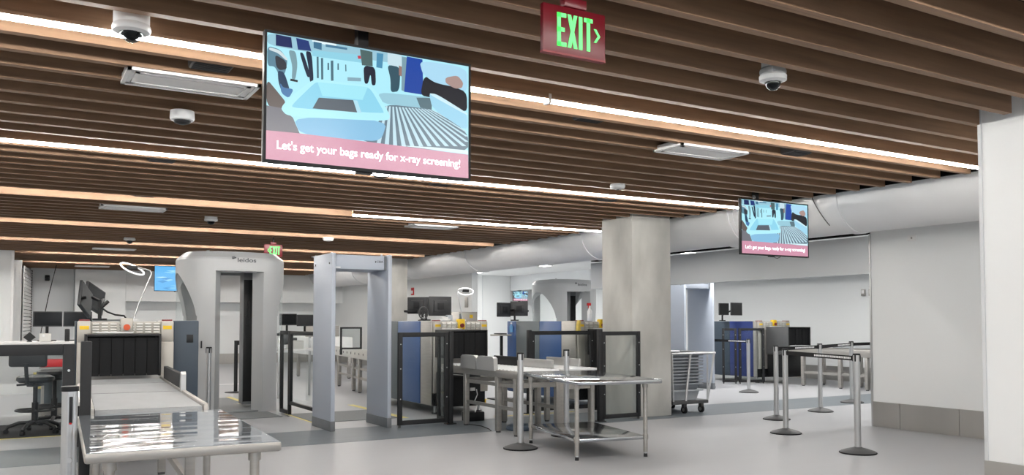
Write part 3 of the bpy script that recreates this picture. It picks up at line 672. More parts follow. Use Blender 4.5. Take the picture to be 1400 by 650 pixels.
for y in (.08, .50, 1.31): m.box(-.27, .27, y-.015, y+.015, .54, .60, 'steelmatte')
for x in (-.275, .275):
    for z in (.28, .54): m.box(x-.015, x+.015, .08, 1.31, z, z+.04, 'steelmatte')
m.build('cross_member', t)
m = MB(); m.box(-.305, -.265, -.02, .02, .02, .70, 'steelmatte')
for z in (.12, .27, .42): m.box(-.297, -.273, -.023, -.018, z, z+.09, 'dark')
m.build('slotted_bracket', t)
m = MB(); m.tube([(.30, .1, .02), (.30, .1, .5), (.29, .1, .6), (.25, .1, .67), (.2, .1, .69)], .028, 'steelmatte', 10); m.build('curved_bracket', t)
m = MB(); m.tube([(-.275, 1.4, .62), (-.33, 1.7, .62), (-.33, 1.95, .70)], .006, 'alu', 6); m.build('guide_rod', t)
# right of it: white infeed top that meets the table
t = thing('feed_table', 'white-topped feed table between roller conveyor and bare steel table', 'table', (5.90, 8.96, 0), 0)
MB().box(-.26, .26, -.55, .6, .715, .745, 'whitetop', .006).build('table_top', t)
leg_set(t, (-.22, .22), (-.48, .5), .716); MB().box(-.22, .22, .47, .5, .5, .56, 'steelmatte').build('cross_member', t); MB().box(-.22, .22, -.5, -.47, .5, .56, 'steelmatte').build('cross_member', t)
m = MB(); m.box(.24, .27, -.2, .55, .745, .84, 'steel', .006); m.build('side_guard', t)
# conveyor in front of the third machine
t = thing('roller_conveyor', 'stainless conveyor in front of the third machine, behind the glass barriers', 'conveyor', (7.84, 10.25, 0), 0)
m = MB()
# sits between machine and column
m.box(-.30, .30, -.24, .0, .69, .72, 'whitetop'); m.build('bed', t)
for s in (-1, 1): MB().box(min(s*.305, s*.335), max(s*.305, s*.335), -.24, 0, .62, .78, 'steel', .004).build('side_rail', t)
leg_set(t, (-.3, .3), (-.15,), .64)
# far right conveyor
t = thing('roller_conveyor', 'stainless conveyor on grey legs in front of the far right machine', 'conveyor', (14.28, 10.3, 0), 0)
m = MB(); m.box(-.30, .30, 0, 2.1, .68, .72, 'belt'); m.build('bed', t)
for s in (-1, 1): MB().box(min(s*.305, s*.34), max(s*.305, s*.34), 0, 2.1, .62, .76, 'steelmatte', .004).build('side_rail', t)
MB().box(.28, .31, .1, 1.5, .76, .84, 'belt', .01).build('side_guard', t)
leg_set(t, (-.3, .3), (.25, .85, 1.75), .64, w=.07); m = MB()
for x in (-.3, .3): m.box(x-.015, x+.015, .25, 1.75, .25, .3, 'steelmatte')
m.build('cross_member', t)
# outfeed beyond the metal detector
t = thing('roller_conveyor', 'stainless outfeed conveyor on square legs seen through the metal detector', 'conveyor', (5.82, 14.0, 0), -.13)
m = MB(); m.box(-.32, .32, 0, 3.0, .68, .71, 'whitetop'); m.build('bed', t)
m = MB(); m.box(-.37, -.33, -.02, 3.0, .62, .80, 'louvre', .006); m.build('side_rail', t); MB().box(.33, .37, -.02, 3.0, .62, .80, 'steelmatte', .006).build('side_rail', t)
m = MB()
for i in range(9): m.cyl((-.375, .15+i*.33, .71), (-.37, .15+i*.33, .71), .022, 'basegrey', 12)
m.build('roller_ends', t)
leg_set(t, (-.33, .33), (.15, .9, 1.4, 2.7), .64, w=.07); m = MB()
for x in (-.33, .33):
    for z in (.25, .42): m.box(x-.015, x+.015, .15, 2.7, z, z+.04, 'steelmatte')
m.build('cross_member', t)
t = thing('outfeed_cabinet', 'pale boxy outfeed unit far behind the metal detector, left side of opening', 'conveyor', (6.5, 19.3, 0), 0)
MB().box(-.55, .35, -.6, 1.0, .55, .95, 'whitep', .02).build('bed', t); leg_set(t, (-.45, .3), (-.5, .9), .56, w=.07)
MB().box(-.5, .3, .2, .22, .95, 1.2, 'steelmatte').build('back_panel', t)
t = thing('clear_screen', 'small black framed clear screen standing on the outfeed conveyor beyond the metal detector', 'screen guard', (5.22, 14.9, .80), -.05)
m = MB(); m.box(0, .03, -.015, .015, 0, .40, 'black'); m.box(.37, .40, -.015, .015, 0, .40, 'black'); m.box(.03, .37, -.015, .015, .37, .40, 'black'); m.box(.03, .37, -.015, .015, 0, .03, 'black'); m.build('frame', t)
MB().box(.03, .37, -.003, .003, .03, .37, 'glass').build('pane', t)
m = MB(); m.box(.0, .03, -.03, .03, -.095, .0, 'black'); m.box(.37, .40, -.03, .03, -.095, .0, 'black'); m.build('clamp', t)
t = thing('poster_rack', 'small red and grey leaflet rack glimpsed just right of the metal detector post', 'rack', (6.60, 19.55, .951), 0)
m = MB(); m.box(-.18, .12, 0, .05, 0, .36, 'greyp', .005); m.build('rack', t)
for i, z in enumerate((.04, .16, .27)): MB().box(-.14+.03*i, .08, -.012, 0, z, z+.08, 'red' if i != 1 else 'whitep').build('leaflet', t)

# ------------------------------------------------------------------ metal detectors
def metal_detector(x, y, label):
    t = thing('metal_detector', label, 'metal detector', (x, y, 0), 0, 'walk-through metal detectors')
    W, D, H, e = .77, .70, 2.12, .052
    for a in (0, W-e):
        o = MB().box(a, a+e, 0, D, .115, H, 'gate', .008).build('side_panel', t)
        MB().box(a-.004, a+e+.004, -.004, D+.004, 0, .118, 'gatebase', .004).build('kick_band', o)
        q = MB()
        for yy in (.08, D-.08):
            for xx in (a-.003, a+e+.003): q.cyl((xx-.003, yy, H-.12), (xx+.003, yy, H-.12), .011, 'basegrey', 12)
        q.build('bolts', o)
    o = MB().box(e, W-e, .06, D-.06, H-.185, H-.012, 'gate', .006).build('header', t)
    MB().box(e+.01, e+.075, .052, .06, H-.175, H-.16, 'white_mark').build('indicator_light', o)
    MB().box(W-e-.03, W-e, .05, .06, H-.185, H-.012, 'gatebase').build('seam', o)
    m = MB()
    for a in (.03, W-.1): m.cyl((a, .1, H-.012), (a, .1, H+.012), .012, 'gate', 12)
    m.build('top_screws', t)
    text('maker_mark', 'CEIA', .035, 'logo', o, (W-.14, .0585, H-.085), (PI/2, 0, 0), .0008, .085, .0006)
    m = MB(); m.prism([(W-.2, H-.075), (W-.188, H-.075), (W-.188, H-.098), (W-.2, H-.098)], 'y', .0575, .0595, 'logo'); m.build('maker_emblem', o)
    return t
metal_detector(3.35, 9.88, 'tall grey-blue walk-through metal detector nearest the viewer, left of the blue cabinet')
metal_detector(11.03, 12.3, 'far grey-blue walk-through metal detector half hidden by the concrete column')

# ------------------------------------------------------------------ body scanners
def body_scanner(x, y, label, ctrl):
    t = thing('body_scanner', label, 'body scanner', (x, y, 0), 0, 'curved walk-in body scanners')
    A, B, n = .75, .66, 2.7
    Ai, Bi = .47, .46
    ZT, ZH = 2.185, 2.02
    EN, WN = .325, .52
    def sup(a, b, th, p=n):
        c, s = math.cos(th), math.sin(th)
        r = (abs(c/a)**p+abs(s/b)**p)**(-1/p); return (r*c, r*s)
    def inn(th):
        a = sup(Ai, Bi, th, 2.4); b = sup(A*.93, B*.93, th); k = max(0, min(1, math.sin(th)*2.2)); return (a[0]*(1-k)+b[0]*k, a[1]*(1-k)+b[1]*k)
    N = 360; ths = [2*PI*i/N for i in range(N)]
    def zl(th):
        px, py = sup(A, B, th)
        if abs(px) < EN and abs(abs(py)-B) < .07: return ZH
        if abs(py) < WN and abs(px) > .42: return 1.30+.70*math.sqrt(max(0, 1-(py/WN)**2))
        return .0
    zs = [zl(a) for a in ths]
    m = MB()
    for i in range(N):
        j = (i+1) % N; a0, a1 = ths[i], ths[j]
        z0, z1 = zs[i], zs[j]
        jump = (z0 == 0) != (z1 == 0)
        o0 = sup(A, B, a0); o1 = sup(A, B, a1); i0 = inn(a0); i1 = inn(a1)
        if jump: z0 = z1 = max(z0, z1) if max(z0, z1) > 1.9 else max(z0, z1)
        V = [(o0[0], o0[1], z0), (o1[0], o1[1], z1), (o1[0], o1[1], ZT), (o0[0], o0[1], ZT), (i0[0], i0[1], z0), (i1[0], i1[1], z1), (i1[0], i1[1], ZT-.1), (i0[0], i0[1], ZT-.1)]
        m.add(V, [(0, 1, 2, 3), (7, 6, 5, 4), (4, 5, 1, 0)], 'shell')
        if jump:      # close the vertical edge of the column
            k = (o1, i1) if zs[j] == 0 else (o0, i0)
            m.add([(k[0][0], k[0][1], 0), (k[1][0], k[1][1], 0), (k[1][0], k[1][1], z0), (k[0][0], k[0][1], z0)], [(0, 1, 2, 3)], 'shell')
    bm = bmesh.new()
    for v in m.v: bm.verts.new(v)
    bm.verts.ensure_lookup_table()
    for f in m.f:
        try: bm.faces.new([bm.verts[q] for q in f])
        except ValueError: pass
    bmesh.ops.remove_doubles(bm, verts=bm.verts[:], dist=.0005)
    m2 = MB(); m2.frombm(bm, 'shell'); bm.free()
    m2.build('shell', t, smooth=.5)
    # roof: chamfered lid, and the lining below it
    r = MB(); rings = []
    for sc, z in ((1.0, ZT), (.985, ZT+.03), (.86, ZT+.115), (.6, ZT+.13), (.02, ZT+.135)): rings.append([(sup(A*sc, B*sc, a)[0], sup(A*sc, B*sc, a)[1], z) for a in ths])
    vs = [v for g in rings for v in g]; fs = []
    for g in range(len(rings)-1):
        for i in range(N): fs.append((g*N+i, g*N+(i+1) % N, (g+1)*N+(i+1) % N, (g+1)*N+i))
    r.add(vs, fs, 'shell'); r.build('roof', t, smooth=.45)
    l = MB(); l.prism([sup(Ai*1.02, Bi*1.02, a, 2.4) for a in ths[::6]], 'z', ZH+.03, ZT, 'shelld'); l.build('ceiling_lining', t)
    # curved side windows
    for s in (0, 1):
        g = MB(); vs = []; fs = []; k = 17
        for i in range(k):
            th = (PI if s == 0 else 0)+(-.66+1.32*i/(k-1)); px, py = sup(A*.985, B*.985, th); vs += [(px, py, .06), (px, py, 2.03)]
        for i in range(k-1): fs.append((2*i, 2*i+2, 2*i+3, 2*i+1))
        g.add(vs, fs, 'glass'); g.build('side_window', t)
    # scanning masts
    for mx, my in ((.20, .02),):
        q = MB(); q.box(mx, mx+.17, my, my+.22, .06, ZH+.03, 'shelld', .01); o = q.build('scanning_mast', t)
        MB().box(mx+.008, mx+.155, my-.006, my+.002, .1, 1.93, 'blackp', .003).build('antenna_cover', o)
        q = MB(); q.box(mx+.06, mx+.10, my-.03, my-.006, 1.35, 1.60, 'black', .01); q.box(mx+.03, mx+.07, my-.03, my-.006, 1.25, 1.40, 'black', .01); q.build('bracket', o)
    m = MB(); m.prism([sup(.52, .60, a, 3) for a in ths[::6]], 'z', .0, .02, 'mat'); m.build('floor_plate', t)
    m = MB(); m.box(-.30, .30, -.5, -.47, ZH-.01, ZH+.02, 'white_mark'); m.build('threshold_light', t)
    text('maker_mark', 'leidos', .085, 'logo', t, (.085, -B-.003, ZH+.155), (PI/2, 0, 0), .001, .26, .001)
    e = MB(); e.prism([(-.13, ZH+.185), (-.07, ZH+.20), (-.06, ZH+.185), (-.11, ZH+.165)], 'y', -B-.004, -B-.001, 'logo'); e.prism([(-.125, ZH+.20), (-.085, ZH+.212), (-.085, ZH+.203), (-.12, ZH+.19)], 'y', -B-.004, -B-.001, 'logo'); e.build('maker_emblem', t)
    q = MB(); q.box(-.60, -.595, -B+.02, -B+.05, .96, 1.05, 'black'); q.box(-.53, -.51, -B+.008, -B+.02, .93, 1.03, 'blackp'); q.build('side_latch', t)
    m = MB(); m.cyl((-.36, -.2, ZT+.12), (-.36, -.2, ZT+.15), .02, 'shell', 14); m.build('roof_cap', t)
    if ctrl:
        q = MB(); q.box(.62, .74, -.57, -.47, .96, 1.12, 'blackp', .012); q.box(.72, .86, -.54, -.5, 1.02, 1.06, 'blackp', .004); q.build('control_screen', t)
body_scanner(2.90, 13.17, 'large pale grey walk-in body scanner with curved roof, left of centre', True)
body_scanner(11.75, 17.4, 'far grey body scanner with curved roof beyond the opening, behind the blue machine', False)

# floor mats and tape
def flat(name, x0, x1, y0, y1, h, k, label, cat, rot=0.0):
    o = MB().box((x0-x1)/2, (x1-x0)/2, (y0-y1)/2, (y1-y0)/2, 0, h, k).build(name, None, ((x0+x1)/2, (y0+y1)/2, .0016), rot, smooth=0); return tag(o, label, cat)
flat('floor_mat', 2.62, 3.30, 11.72, 12.52, .006, 'mat', 'dark grey mat on the floor at the front of the body scanner', 'floor mat')
flat('floor_mat', 2.6, 3.3, 13.9, 15.1, .006, 'mat', 'dark grey mat on the floor behind the body scanner', 'floor mat')
flat('floor_mat', 3.46, 4.62, 10.80, 12.0, .006, 'mat', 'grey mat on the floor behind the nearest metal detector', 'floor mat')
flat('floor_tape', 3.43, 3.47, 10.2, 12.1, .002, 'tape', 'yellow tape line on the floor left of the metal detector mat', 'floor tape')
flat('floor_tape', 4.64, 4.74, 10.75, 12.9, .002, 'tape', 'yellow tape line on the floor right of the metal detector mat', 'floor tape')
flat('floor_tape', 2.5, 3.4, 13.78, 13.86, .009, 'tape', 'yellow tape strip across the body scanner exit', 'floor tape')
flat('floor_tape', 3.32, 3.40, 13.9, 15.3, .002, 'tape', 'yellow tape line running back behind the body scanner', 'floor tape')
flat('floor_tape', 2.8, 4.8, 18.3, 18.42, .002, 'white_mark', 'white tape line on the far floor seen through the body scanner', 'floor tape')
flat('floor_tape', 5.8, 7.1, 10.24, 10.31, .002, 'tape', 'yellow tape line on the floor beneath the conveyors', 'floor tape')
flat('floor_tape', 6.0, 7.2, 12.6, 12.7, .002, 'tape', 'yellow tape line on the floor between the blue machines', 'floor tape')

# ------------------------------------------------------------------ tray cart
t = thing('tray_cart', 'grey wheeled cart holding stacked trays beside the concrete column', 'cart', (8.42, 9.60, 0), 0)
MB().box(-.36, .30, -.38, .38, .135, .185, 'basegrey', .008).build('deck', t)
m = MB()
for y in (-.37, .37):
    m.tube([(-.12, y, .18), (-.03, y, .82), (.0, y, .845)], .016, 'alu', 10)
    m.tube([(.285, y, .18), (.36, y, .5), (.42, y, .845)], .016, 'alu', 10); m.tube([(.29, y, .2), (.29, y, .83)], .013, 'alu', 10)
    m.tube([(-.38, y, .85), (.44, y, .85)], .018, 'alu', 10)
m.tube([(.43, -.37, .85), (.43, .37, .85)], .016, 'alu', 10); m.tube([(-.37, -.37, .85), (-.37, .37, .85)], .016, 'alu', 10); m.tube([(-.35, -.37, .18), (-.37, -.37, .85)], .013, 'alu', 10); m.tube([(-.35, .37, .18), (-.37, .37, .85)], .013, 'alu', 10)
m.build('rail_frame', t)
for x in (-.10, .22):
    for y in (-.31, .31):
        o = MB().box(x-.025, x+.025, y-.03, y+.03, .075, .135, 'basegrey', .004).build('caster', t)
        w = MB(); w.cyl((x-.016, y, .052), (x+.016, y, .052), .052, 'rubber', 22); w.cyl((x-.018, y, .052), (x+.018, y, .052), .026, 'alu', 14); w.build('wheel', o)
def traymesh(k, W=.60, D=.64, h=.09, lip=.016):
    m = MB(); i = .03
    def ring(w, d, z): return [(-w/2, -d/2, z), (w/2, -d/2, z), (w/2, d/2, z), (-w/2, d/2, z)]
    rs = [ring(W-.14, D-.14, 0), ring(W-.085, D-.085, h-.004), ring(W, D, h-.004), ring(W, D, h+.016), ring(W-.092, D-.092, h+.016), ring(W-.15, D-.15, .006)]
    vs = [v for r in rs for v in r]; fs = []
    for a in range(len(rs)-1):
        for b in range(4): fs.append((a*4+b, a*4+(b+1) % 4, a*4+4+(b+1) % 4, a*4+4+b))
    fs += [(3, 2, 1, 0), (20, 21, 22, 23)]
    m.add(vs, fs, k); return m
tub = traymesh('trayl', .58, .66, .13).build('tub', None, (8.36, 9.58, .186)); tag(tub, 'paler deep grey tub at the bottom of the tray stack on the cart', 'tub')
tr0 = None
ords = ['bottom', 'second', 'third', 'fourth', 'fifth', 'sixth', 'seventh', 'eighth', 'ninth', 'tenth', 'eleventh', 'twelfth', 'top']
for i in range(10):
    lb = 'grey security tray on the cart, '+('lowest, resting on the pale tub' if i == 0 else 'topmost of the stack' if i == 9 else ords[i]+' from the bottom of the stack')
    if i == 0: tr0 = traymesh('tray').build('tray'); o = tr0
    else: o = tr0.copy(); COL.objects.link(o)
    o.location = (8.36, 9.58, .318+i*.0455); o.rotation_euler = (0, 0, .0015*((i*7) % 5-2))
    tag(o, lb, 'tray', 'stacked grey trays on the cart')

# ------------------------------------------------------------------ monitors and lamps
def monitor(loc, rot, w, h, label, back=False, group=None, stand=None):
    t = thing('monitor', label, 'monitor', loc, rot, group)      # origin: centre of the screen, screen faces local -y
    m = MB(); m.box(-w/2, w/2, 0, .03, -h/2, h/2, 'monback', .006); m.box(-w*.3, w*.3, .025, .05, -h*.3, h*.3, 'monback', .01); m.build('housing', t)
    MB().box(-w/2+.012, w/2-.012, -.003, .002, -h/2+.015, h/2-.012, 'screenoff').build('screen', t)
    m = MB(); m.box(-.05, .05, .045, .06, -.05, .05, 'black', .003); m.build('mount_plate', t)
    if stand:
        m = MB(); m.tube([(0, .055, 0), (0, .075, -h*.3), (0, .075, -stand+.012)], .02, 'blackp', 8); m.box(-.11, .11, -.02, .16, -stand, -stand+.014, 'blackp', .005); m.build('stand', t)
    return t
def arm(loc, rot, label, pts, base=True):
    t = thing('monitor_mount', label, 'monitor mount', loc, rot)
    for a, b in pts: 
        MB().tube([a, b], .018, 'blackp', 8).build('arm_segment', t)
    if base: MB().cyl((0, 0, 0), (0, 0, .02), .07, 'blackp', 18).build('clamp_base', t)
    return t
# on the left machine: two monitors seen edge-on
monitor((.74, 9.92, 1.53), (.0, .33, 1.25), .42, .27, 'edge-on black monitor on top of the left x-ray machine, the front one')
monitor((.86, 10.34, 1.55), (.0, .27, 1.05), .42, .27, 'edge-on black monitor on top of the left x-ray machine, the rear one')
arm((.86, 9.86, 1.312), 0, 'black jointed monitor arm on the left x-ray machine', [((0, 0, .02), (0, 0, .2)), ((0, 0, .2), (-.06, .12, .24)), ((0, 0, .17), (.05, .22, .22)), ((0, 0, .12), (.08, .02, .2))])
t = thing('power_cable', 'black cable looping along the top of the left x-ray machine', 'cable'); m = MB(); m.tube([(.86, 9.9, 1.46), (.93, 9.85, 1.40), (1.0, 9.8, 1.37), (1.08, 9.75, 1.36), (1.10, 9.78, 1.335), (1.09, 9.82, 1.320)], .009, 'blackp', 8); m.build('lead', t)
def ring_lamp(loc, pts, head, label, rx):
    t = thing('ring_lamp', label, 'lamp', loc, 0)
    m = MB(); m.tube(pts, .008, 'alu', 8); m.build('gooseneck', t)
    MB().cyl((0, 0, 0), (0, 0, .015), .05, 'whitep', 18).build('base', t)
    m = MB(); R = .112; k = 28
    ring = [(head[0]+R*math.cos(2*PI*i/k), head[1]+R*math.sin(2*PI*i/k), head[2]+rx*math.cos(2*PI*i/k)+.05*math.sin(2*PI*i/k)) for i in range(k+1)]
    m.tube(ring, .009, 'ring', 8); m.build('ring_light', t)
    m = MB(); m.box(head[0]-.05, head[0]+.05, head[1]-.015, head[1]+.015, head[2]-.012, head[2]+.03, 'blackp', .005); m.tube([pts[-1], (head[0]+.02, head[1], head[2]+.01)], .012, 'whitep', 8); m.build('head_joint', t)
ring_lamp((1.16, 9.66, 1.312), [(0, 0, .01), (.05, 0, .18), (.15, 0, .44), (.165, 0, .49), (.15, 0, .52), (.08, 0, .54), (.0, 0, .555)], (-.02, 0, .535), 'white ring lamp on a thin bent pole above the left x-ray machine', -.04)
ring_lamp((5.79, 11.22, 1.312), [(0, 0, .01), (-.03, 0, .16), (-.07, 0, .36), (-.09, 0, .43), (-.06, 0, .45), (.02, 0, .45)], (.05, 0, .43), 'white ring lamp on a thin pole above the centre x-ray machine', .02)
# centre machine: monitors seen from behind, desk fan, clutter
monitor((5.32, 11.74, 1.54), PI-1.0, .36, .25, 'black monitor back turned sideways on the centre machine, behind the fan', True)
monitor((5.63, 11.66, 1.53), PI-.08, .36, .29, 'black monitor back facing the viewer on the centre machine', True)
arm((5.45, 11.75, 1.312), 0, 'black monitor arm behind the desk fan on the centre machine', [((0, 0, .02), (0, 0, .18)), ((0, 0, .15), (-.12, .02, .2)), ((0, 0, .18), (.13, -.03, .2)), ((-.12, .0, .13), (-.36, -.02, .14))])
t = thing('desk_fan', 'round black desk fan on top of the centre x-ray machine', 'fan', (5.25, 11.46, 1.312), .3)
m = MB(); m.lathe([(.06, 0), (.06, .012), (.015, .02), (.012, .04)], (0, 0, 0), 'blackp', 20); m.build('base', t)
m = MB(); R = .088; zc = .115
for rr in (R, R*.75, R*.5, R*.25): m.tube([(rr*math.cos(2*PI*i/24), -.03, zc+rr*math.sin(2*PI*i/24)) for i in range(25)], .0035 if rr < R else .009, 'basegrey', 6)
for i in range(12): m.tube([(0, -.034, zc), (R*math.cos(i*PI/6), -.03, zc+R*math.sin(i*PI/6))], .002, 'monback', 4)
m.build('cage', t)
m = MB(); m.cyl((0, -.025, zc), (0, .05, zc), .03, 'blackp', 16)
for i in range(4): m.obox((.04*math.cos(i*PI/2), -.012, zc+.04*math.sin(i*PI/2)), (.06, .004, .035), (.4, -i*PI/2, 0), 'black')
m.build('blades_and_motor', t)
t = thing('paper_stack', 'white crumpled papers in front of the monitors on the centre machine', 'papers', (5.58, 11.40, 1.312), 0)
m = MB(); m.box(-.1, .08, -.05, .05, 0, .03, 'whitep', .008); m.box(-.05, .05, -.04, .05, .03, .055, 'whitep', .01); m.build('sheets', t)
t = thing('hand_scanner', 'small black and grey handset standing right of the monitors on the centre machine', 'handset', (5.86, 11.42, 1.312), 0)
m = MB(); m.box(-.03, .03, -.03, .03, 0, .03, 'blackp', .008); m.box(-.022, .022, -.012, .012, .03, .105, 'greyp', .006); m.build('body', t)
t = thing('tissue_box', 'small pale blue-white box in front of the centre monitor', 'box', (5.70, 11.48, 1.312), 0); MB().box(-.045, .045, -.03, .03, 0, .085, 'trayl', .006).build('carton', t)
# between centre machines
t = thing('storage_cabinet', 'grey cabinet with a yellow sticker behind the centre machine', 'cabinet', (7.03, 13.4, 0), 0)
MB().box(-.18, .18, 0, .4, .05, 1.47, 'steelmatte', .008).build('body', t); MB().box(-.17, .17, -.012, 0, .08, 1.45, 'beige', .004).build('door', t)
MB().box(.02, .08, -.015, -.012, 1.36, 1.42, 'yellow').build('sticker', t); MB().box(-.18, .18, 0, .4, 0, .05, 'blackp').build('plinth', t)
monitor((7.27, 12.6, 1.50), PI+.30, .32, .24, 'left of two black monitor backs above the long blue machine', True)
monitor((7.60, 12.62, 1.52), PI-.55, .30, .25, 'right of two black monitor backs above the long blue machine', True)
arm((7.50, 12.60, 1.312), 0, 'black stand carrying the two monitor backs above the long blue machine', [((0, 0, .02), (0, 0, .19)), ((-.18, .03, .18), (.1, .03, .19)), ((.1, .03, .17), (.3, .05, .17))])
t = thing('keyboard_shelf', 'small grey tray shelf on a black post left of the long blue machine', 'shelf', (7.22, 12.55, 0), 0)
MB().box(-.16, .12, -.12, .12, 1.06, 1.085, 'beige', .006).build('shelf_top', t); MB().box(-.03, .01, -.02, .02, .02, 1.06, 'blackp').build('post', t); MB().box(-.2, .15, -.15, .15, 0, .02, 'blackp', .005).build('base', t)
MB().box(-.12, .05, -.08, .06, 1.085, 1.105, 'blackp', .004).build('keyboard', t)
t = thing('sanitizer_bottle', 'pale blue bottle hung on the blue corner of the long machine', 'bottle', (7.372, 12.50, 1.12), 0)
m = MB(); m.lathe([(.026, 0), (.03, .01), (.03, .10), (.012, .125), (.012, .14)], (0, 0, 0), 'bluebottle', 16); m.build('bottle', t); MB().cyl((0, 0, .14), (0, 0, .165), .014, 'whitep', 12).build('cap', t)
t = thing('spray_bottle', 'white spray bottle with red nozzle on the third machine, beside the column', 'bottle', (8.06, 11.2, 1.312), 0)
m = MB(); m.lathe([(.036, 0), (.04, .01), (.04, .15), (.016, .2), (.016, .24)], (0, 0, 0), 'whitep', 18); m.build('bottle', t); m = MB(); m.box(-.05, .02, -.014, .014, .24, .285, 'red', .005); m.bar((-.02, 0, .25), (-.03, 0, .20), .01, .012, 'red'); m.build('trigger', t)
t = thing('yellow_cloth', 'yellow cloth hung over the corner of the third machine', 'cloth', (7.40, 10.61, 1.12), 0); m = MB(); m.prism([(-.02, 0), (.03, .02), (.035, .19), (.01, .2), (-.012, .12)], 'y', -.05, .005, 'cloth'); m.build('fabric', t)
# far right machine
monitor((13.48, 13.75, 1.57), -.12, .26, .26, 'left of two black monitors above the far right navy machine')
monitor((13.86, 13.75, 1.575), .12, .38, .28, 'right of two black monitors above the far right navy machine')
arm((13.62, 13.95, 1.312), 0, 'black arm holding the two monitors above the far right machine', [((0, 0, .02), (0, 0, .14)), ((0, 0, .13), (-.12, -.1, .24)), ((0, 0, .13), (.2, -.1, .24))])
t = thing('black_bag', 'black bag with blue top on the floor at the edge of the white wall', 'bag', (14.02, 9.98, 0), 0)
m = MB(); m.box(-.3, .35, -.3, .3, 0, .34, 'rubber', .08); m.build('body', t); m = MB(); m.box(-.22, .3, -.24, .24, .31, .46, 'slate', .07); m.build('top_bundle', t); m = MB(); m.tube([(-.15, -.28, .25), (-.1, -.33, .38), (.1, -.33, .38), (.15, -.28, .25)], .015, 'blackp', 8); m.build('handle', t)

# ------------------------------------------------------------------ far left station
t = thing('operator_desk', 'far white operator desk at left behind the stools', 'desk', (.55, 13.3, 0), 0)
MB().box(-1.6, .42, -.3, .45, 1.0, 1.03, 'whitep', .005).build('desk_top', t)
for x in (-1.5, .32): MB().box(x-.03, x+.03, -.25, .4, 0, 1.0, 'steelmatte', .004).build('leg', t)
MB().box(-1.5, .32, .38, .40, .3, .9, 'whitep').build('modesty_panel', t)
monitor((.53, 13.5, 1.335), .05, .36, .21, 'left of two black monitors on the far left desk', False, None, .305)
monitor((.90, 13.5, 1.335), -.05, .36, .21, 'right of two black monitors on the far left desk, beside the grey machine', False, None, .305)
t = thing('document_box', 'small grey box with a white light on the far left desk', 'box', (.49, 13.2, 1.03), 0); MB().box(-.07, .07, -.05, .05, 0, .11, 'louvre', .01).build('body', t); MB().cyl((-.02, -.05, .08), (-.02, -.056, .08), .015, 'white_mark', 12).build('lamp', t)
t = thing('black_placard', 'black diamond-shaped placard on the far left desk', 'placard', (.305, 13.15, 1.03), 0); m = MB(); m.prism([(0, 0), (.075, .06), (0, .13), (-.075, .06)], 'y', -.01, .01, 'blackp'); m.box(-.03, .03, -.03, .03, 0, .012, 'blackp'); m.build('board', t)
t = thing('handset', 'upright black handset on the far left desk beside the grey machine', 'handset', (.755, 13.2, 1.03), 0); MB().box(-.03, .03, -.03, .03, 0, .17, 'blackp', .01).build('body', t)
t = thing('red_case', 'bright red case behind the stools at left', 'case', (.60, 13.0, 0), 0); MB().box(-.17, .17, -.14, .14, .70, .80, 'red', .012).build('body', t); m = MB(); m.box(-.15, -.12, -.1, .1, 0, .7, 'steelmatte'); m.box(.12, .15, -.1, .1, 0, .7, 'steelmatte'); m.box(-.17, .17, -.12, .12, .67, .70, 'steelmatte'); m.build('stand', t)
def stool(x, y, rot, label, back=True, sh=.66):
    t = thing('drafting_stool', label, 'stool', (x, y, 0), rot)
    m = MB(); m.lathe([(.02, sh-.03), (.17, sh-.03), (.20, sh), (.195, sh+.035), (.15, sh+.055), (.01, sh+.05)], (0, 0, 0), 'blackp', 28); m.build('seat', t)
    m = MB(); m.box(-.06, .06, -.10, .10, sh-.075, sh-.03, 'blackp', .01); m.tube([(.05, .0, sh-.05), (.2, .02, sh-.06)], .012, 'blackp', 8); m.build('tilt_mechanism', t)
    m = MB(); m.cyl((0, 0, .1), (0, 0, sh-.05), .025, 'blackp', 14); m.cyl((0, 0, .1), (0, 0, .36), .036, 'blackp', 14); m.build('gas_lift', t)
    for i in range(5):
        a = 2*PI*i/5+.3; c, s = math.cos(a), math.sin(a)
        o = MB().tube([(.02*c, .02*s, .13), (.16*c, .16*s, .125), (.27*c, .27*s, .085), (.29*c, .29*s, .06)], .021, 'blackp', 8).build('base_spoke', t)
        MB().cyl((.29*c-.02*s, .29*s+.02*c, .028), (.29*c+.02*s, .29*s-.02*c, .028), .028, 'rubber', 14).build('caster', o)
    m = MB(); m.tube([(.2*math.cos(2*PI*i/24), .2*math.sin(2*PI*i/24), .27) for i in range(25)], .012, 'blackp', 8)
    for a in (0, 2.1, 4.2): m.tube([(.03*math.cos(a), .03*math.sin(a), .27), (.2*math.cos(a), .2*math.sin(a), .27)], .009, 'blackp', 6)
    m.build('foot_ring', t)
    if back:
        m = MB(); m.box(-.21, .21, .17, .23, sh+.16, sh+.36, 'blackp', .03); m.build('backrest', t)
        MB().tube([(0, .02, sh-.05), (0, .22, sh-.03), (0, .25, sh+.2)], .022, 'blackp', 8).build('back_support', t)
stool(.34, 11.5, 2.7, 'black drafting stool with backrest turned to the viewer, behind the left glass barrier', True, .62)
stool(.56, 12.0, .5, 'backless round black stool behind the drafting stool at left', False, .655)
t = thing('footrest', 'low black four-legged footrest at far left behind the glass barrier', 'footrest', (-.2, 11.4, 0), .1)
MB().box(-.2, .14, -.15, .15, .27, .30, 'blackp', .006).build('top', t)
for x in (-.18, .12):
    for y in (-.13, .13): MB().cyl((x, y, 0), (x, y, .27), .014, 'blackp', 10).build('leg', t)
m = MB(); m.tube([(-.18, -.13, .13), (.12, -.13, .13)], .009, 'blackp', 6); m.build('stretcher', t)
flat('floor_mat', -.02, .86, 11.1, 12.5, .008, 'rubber', 'black mat edged in yellow below the stools at left', 'floor mat')
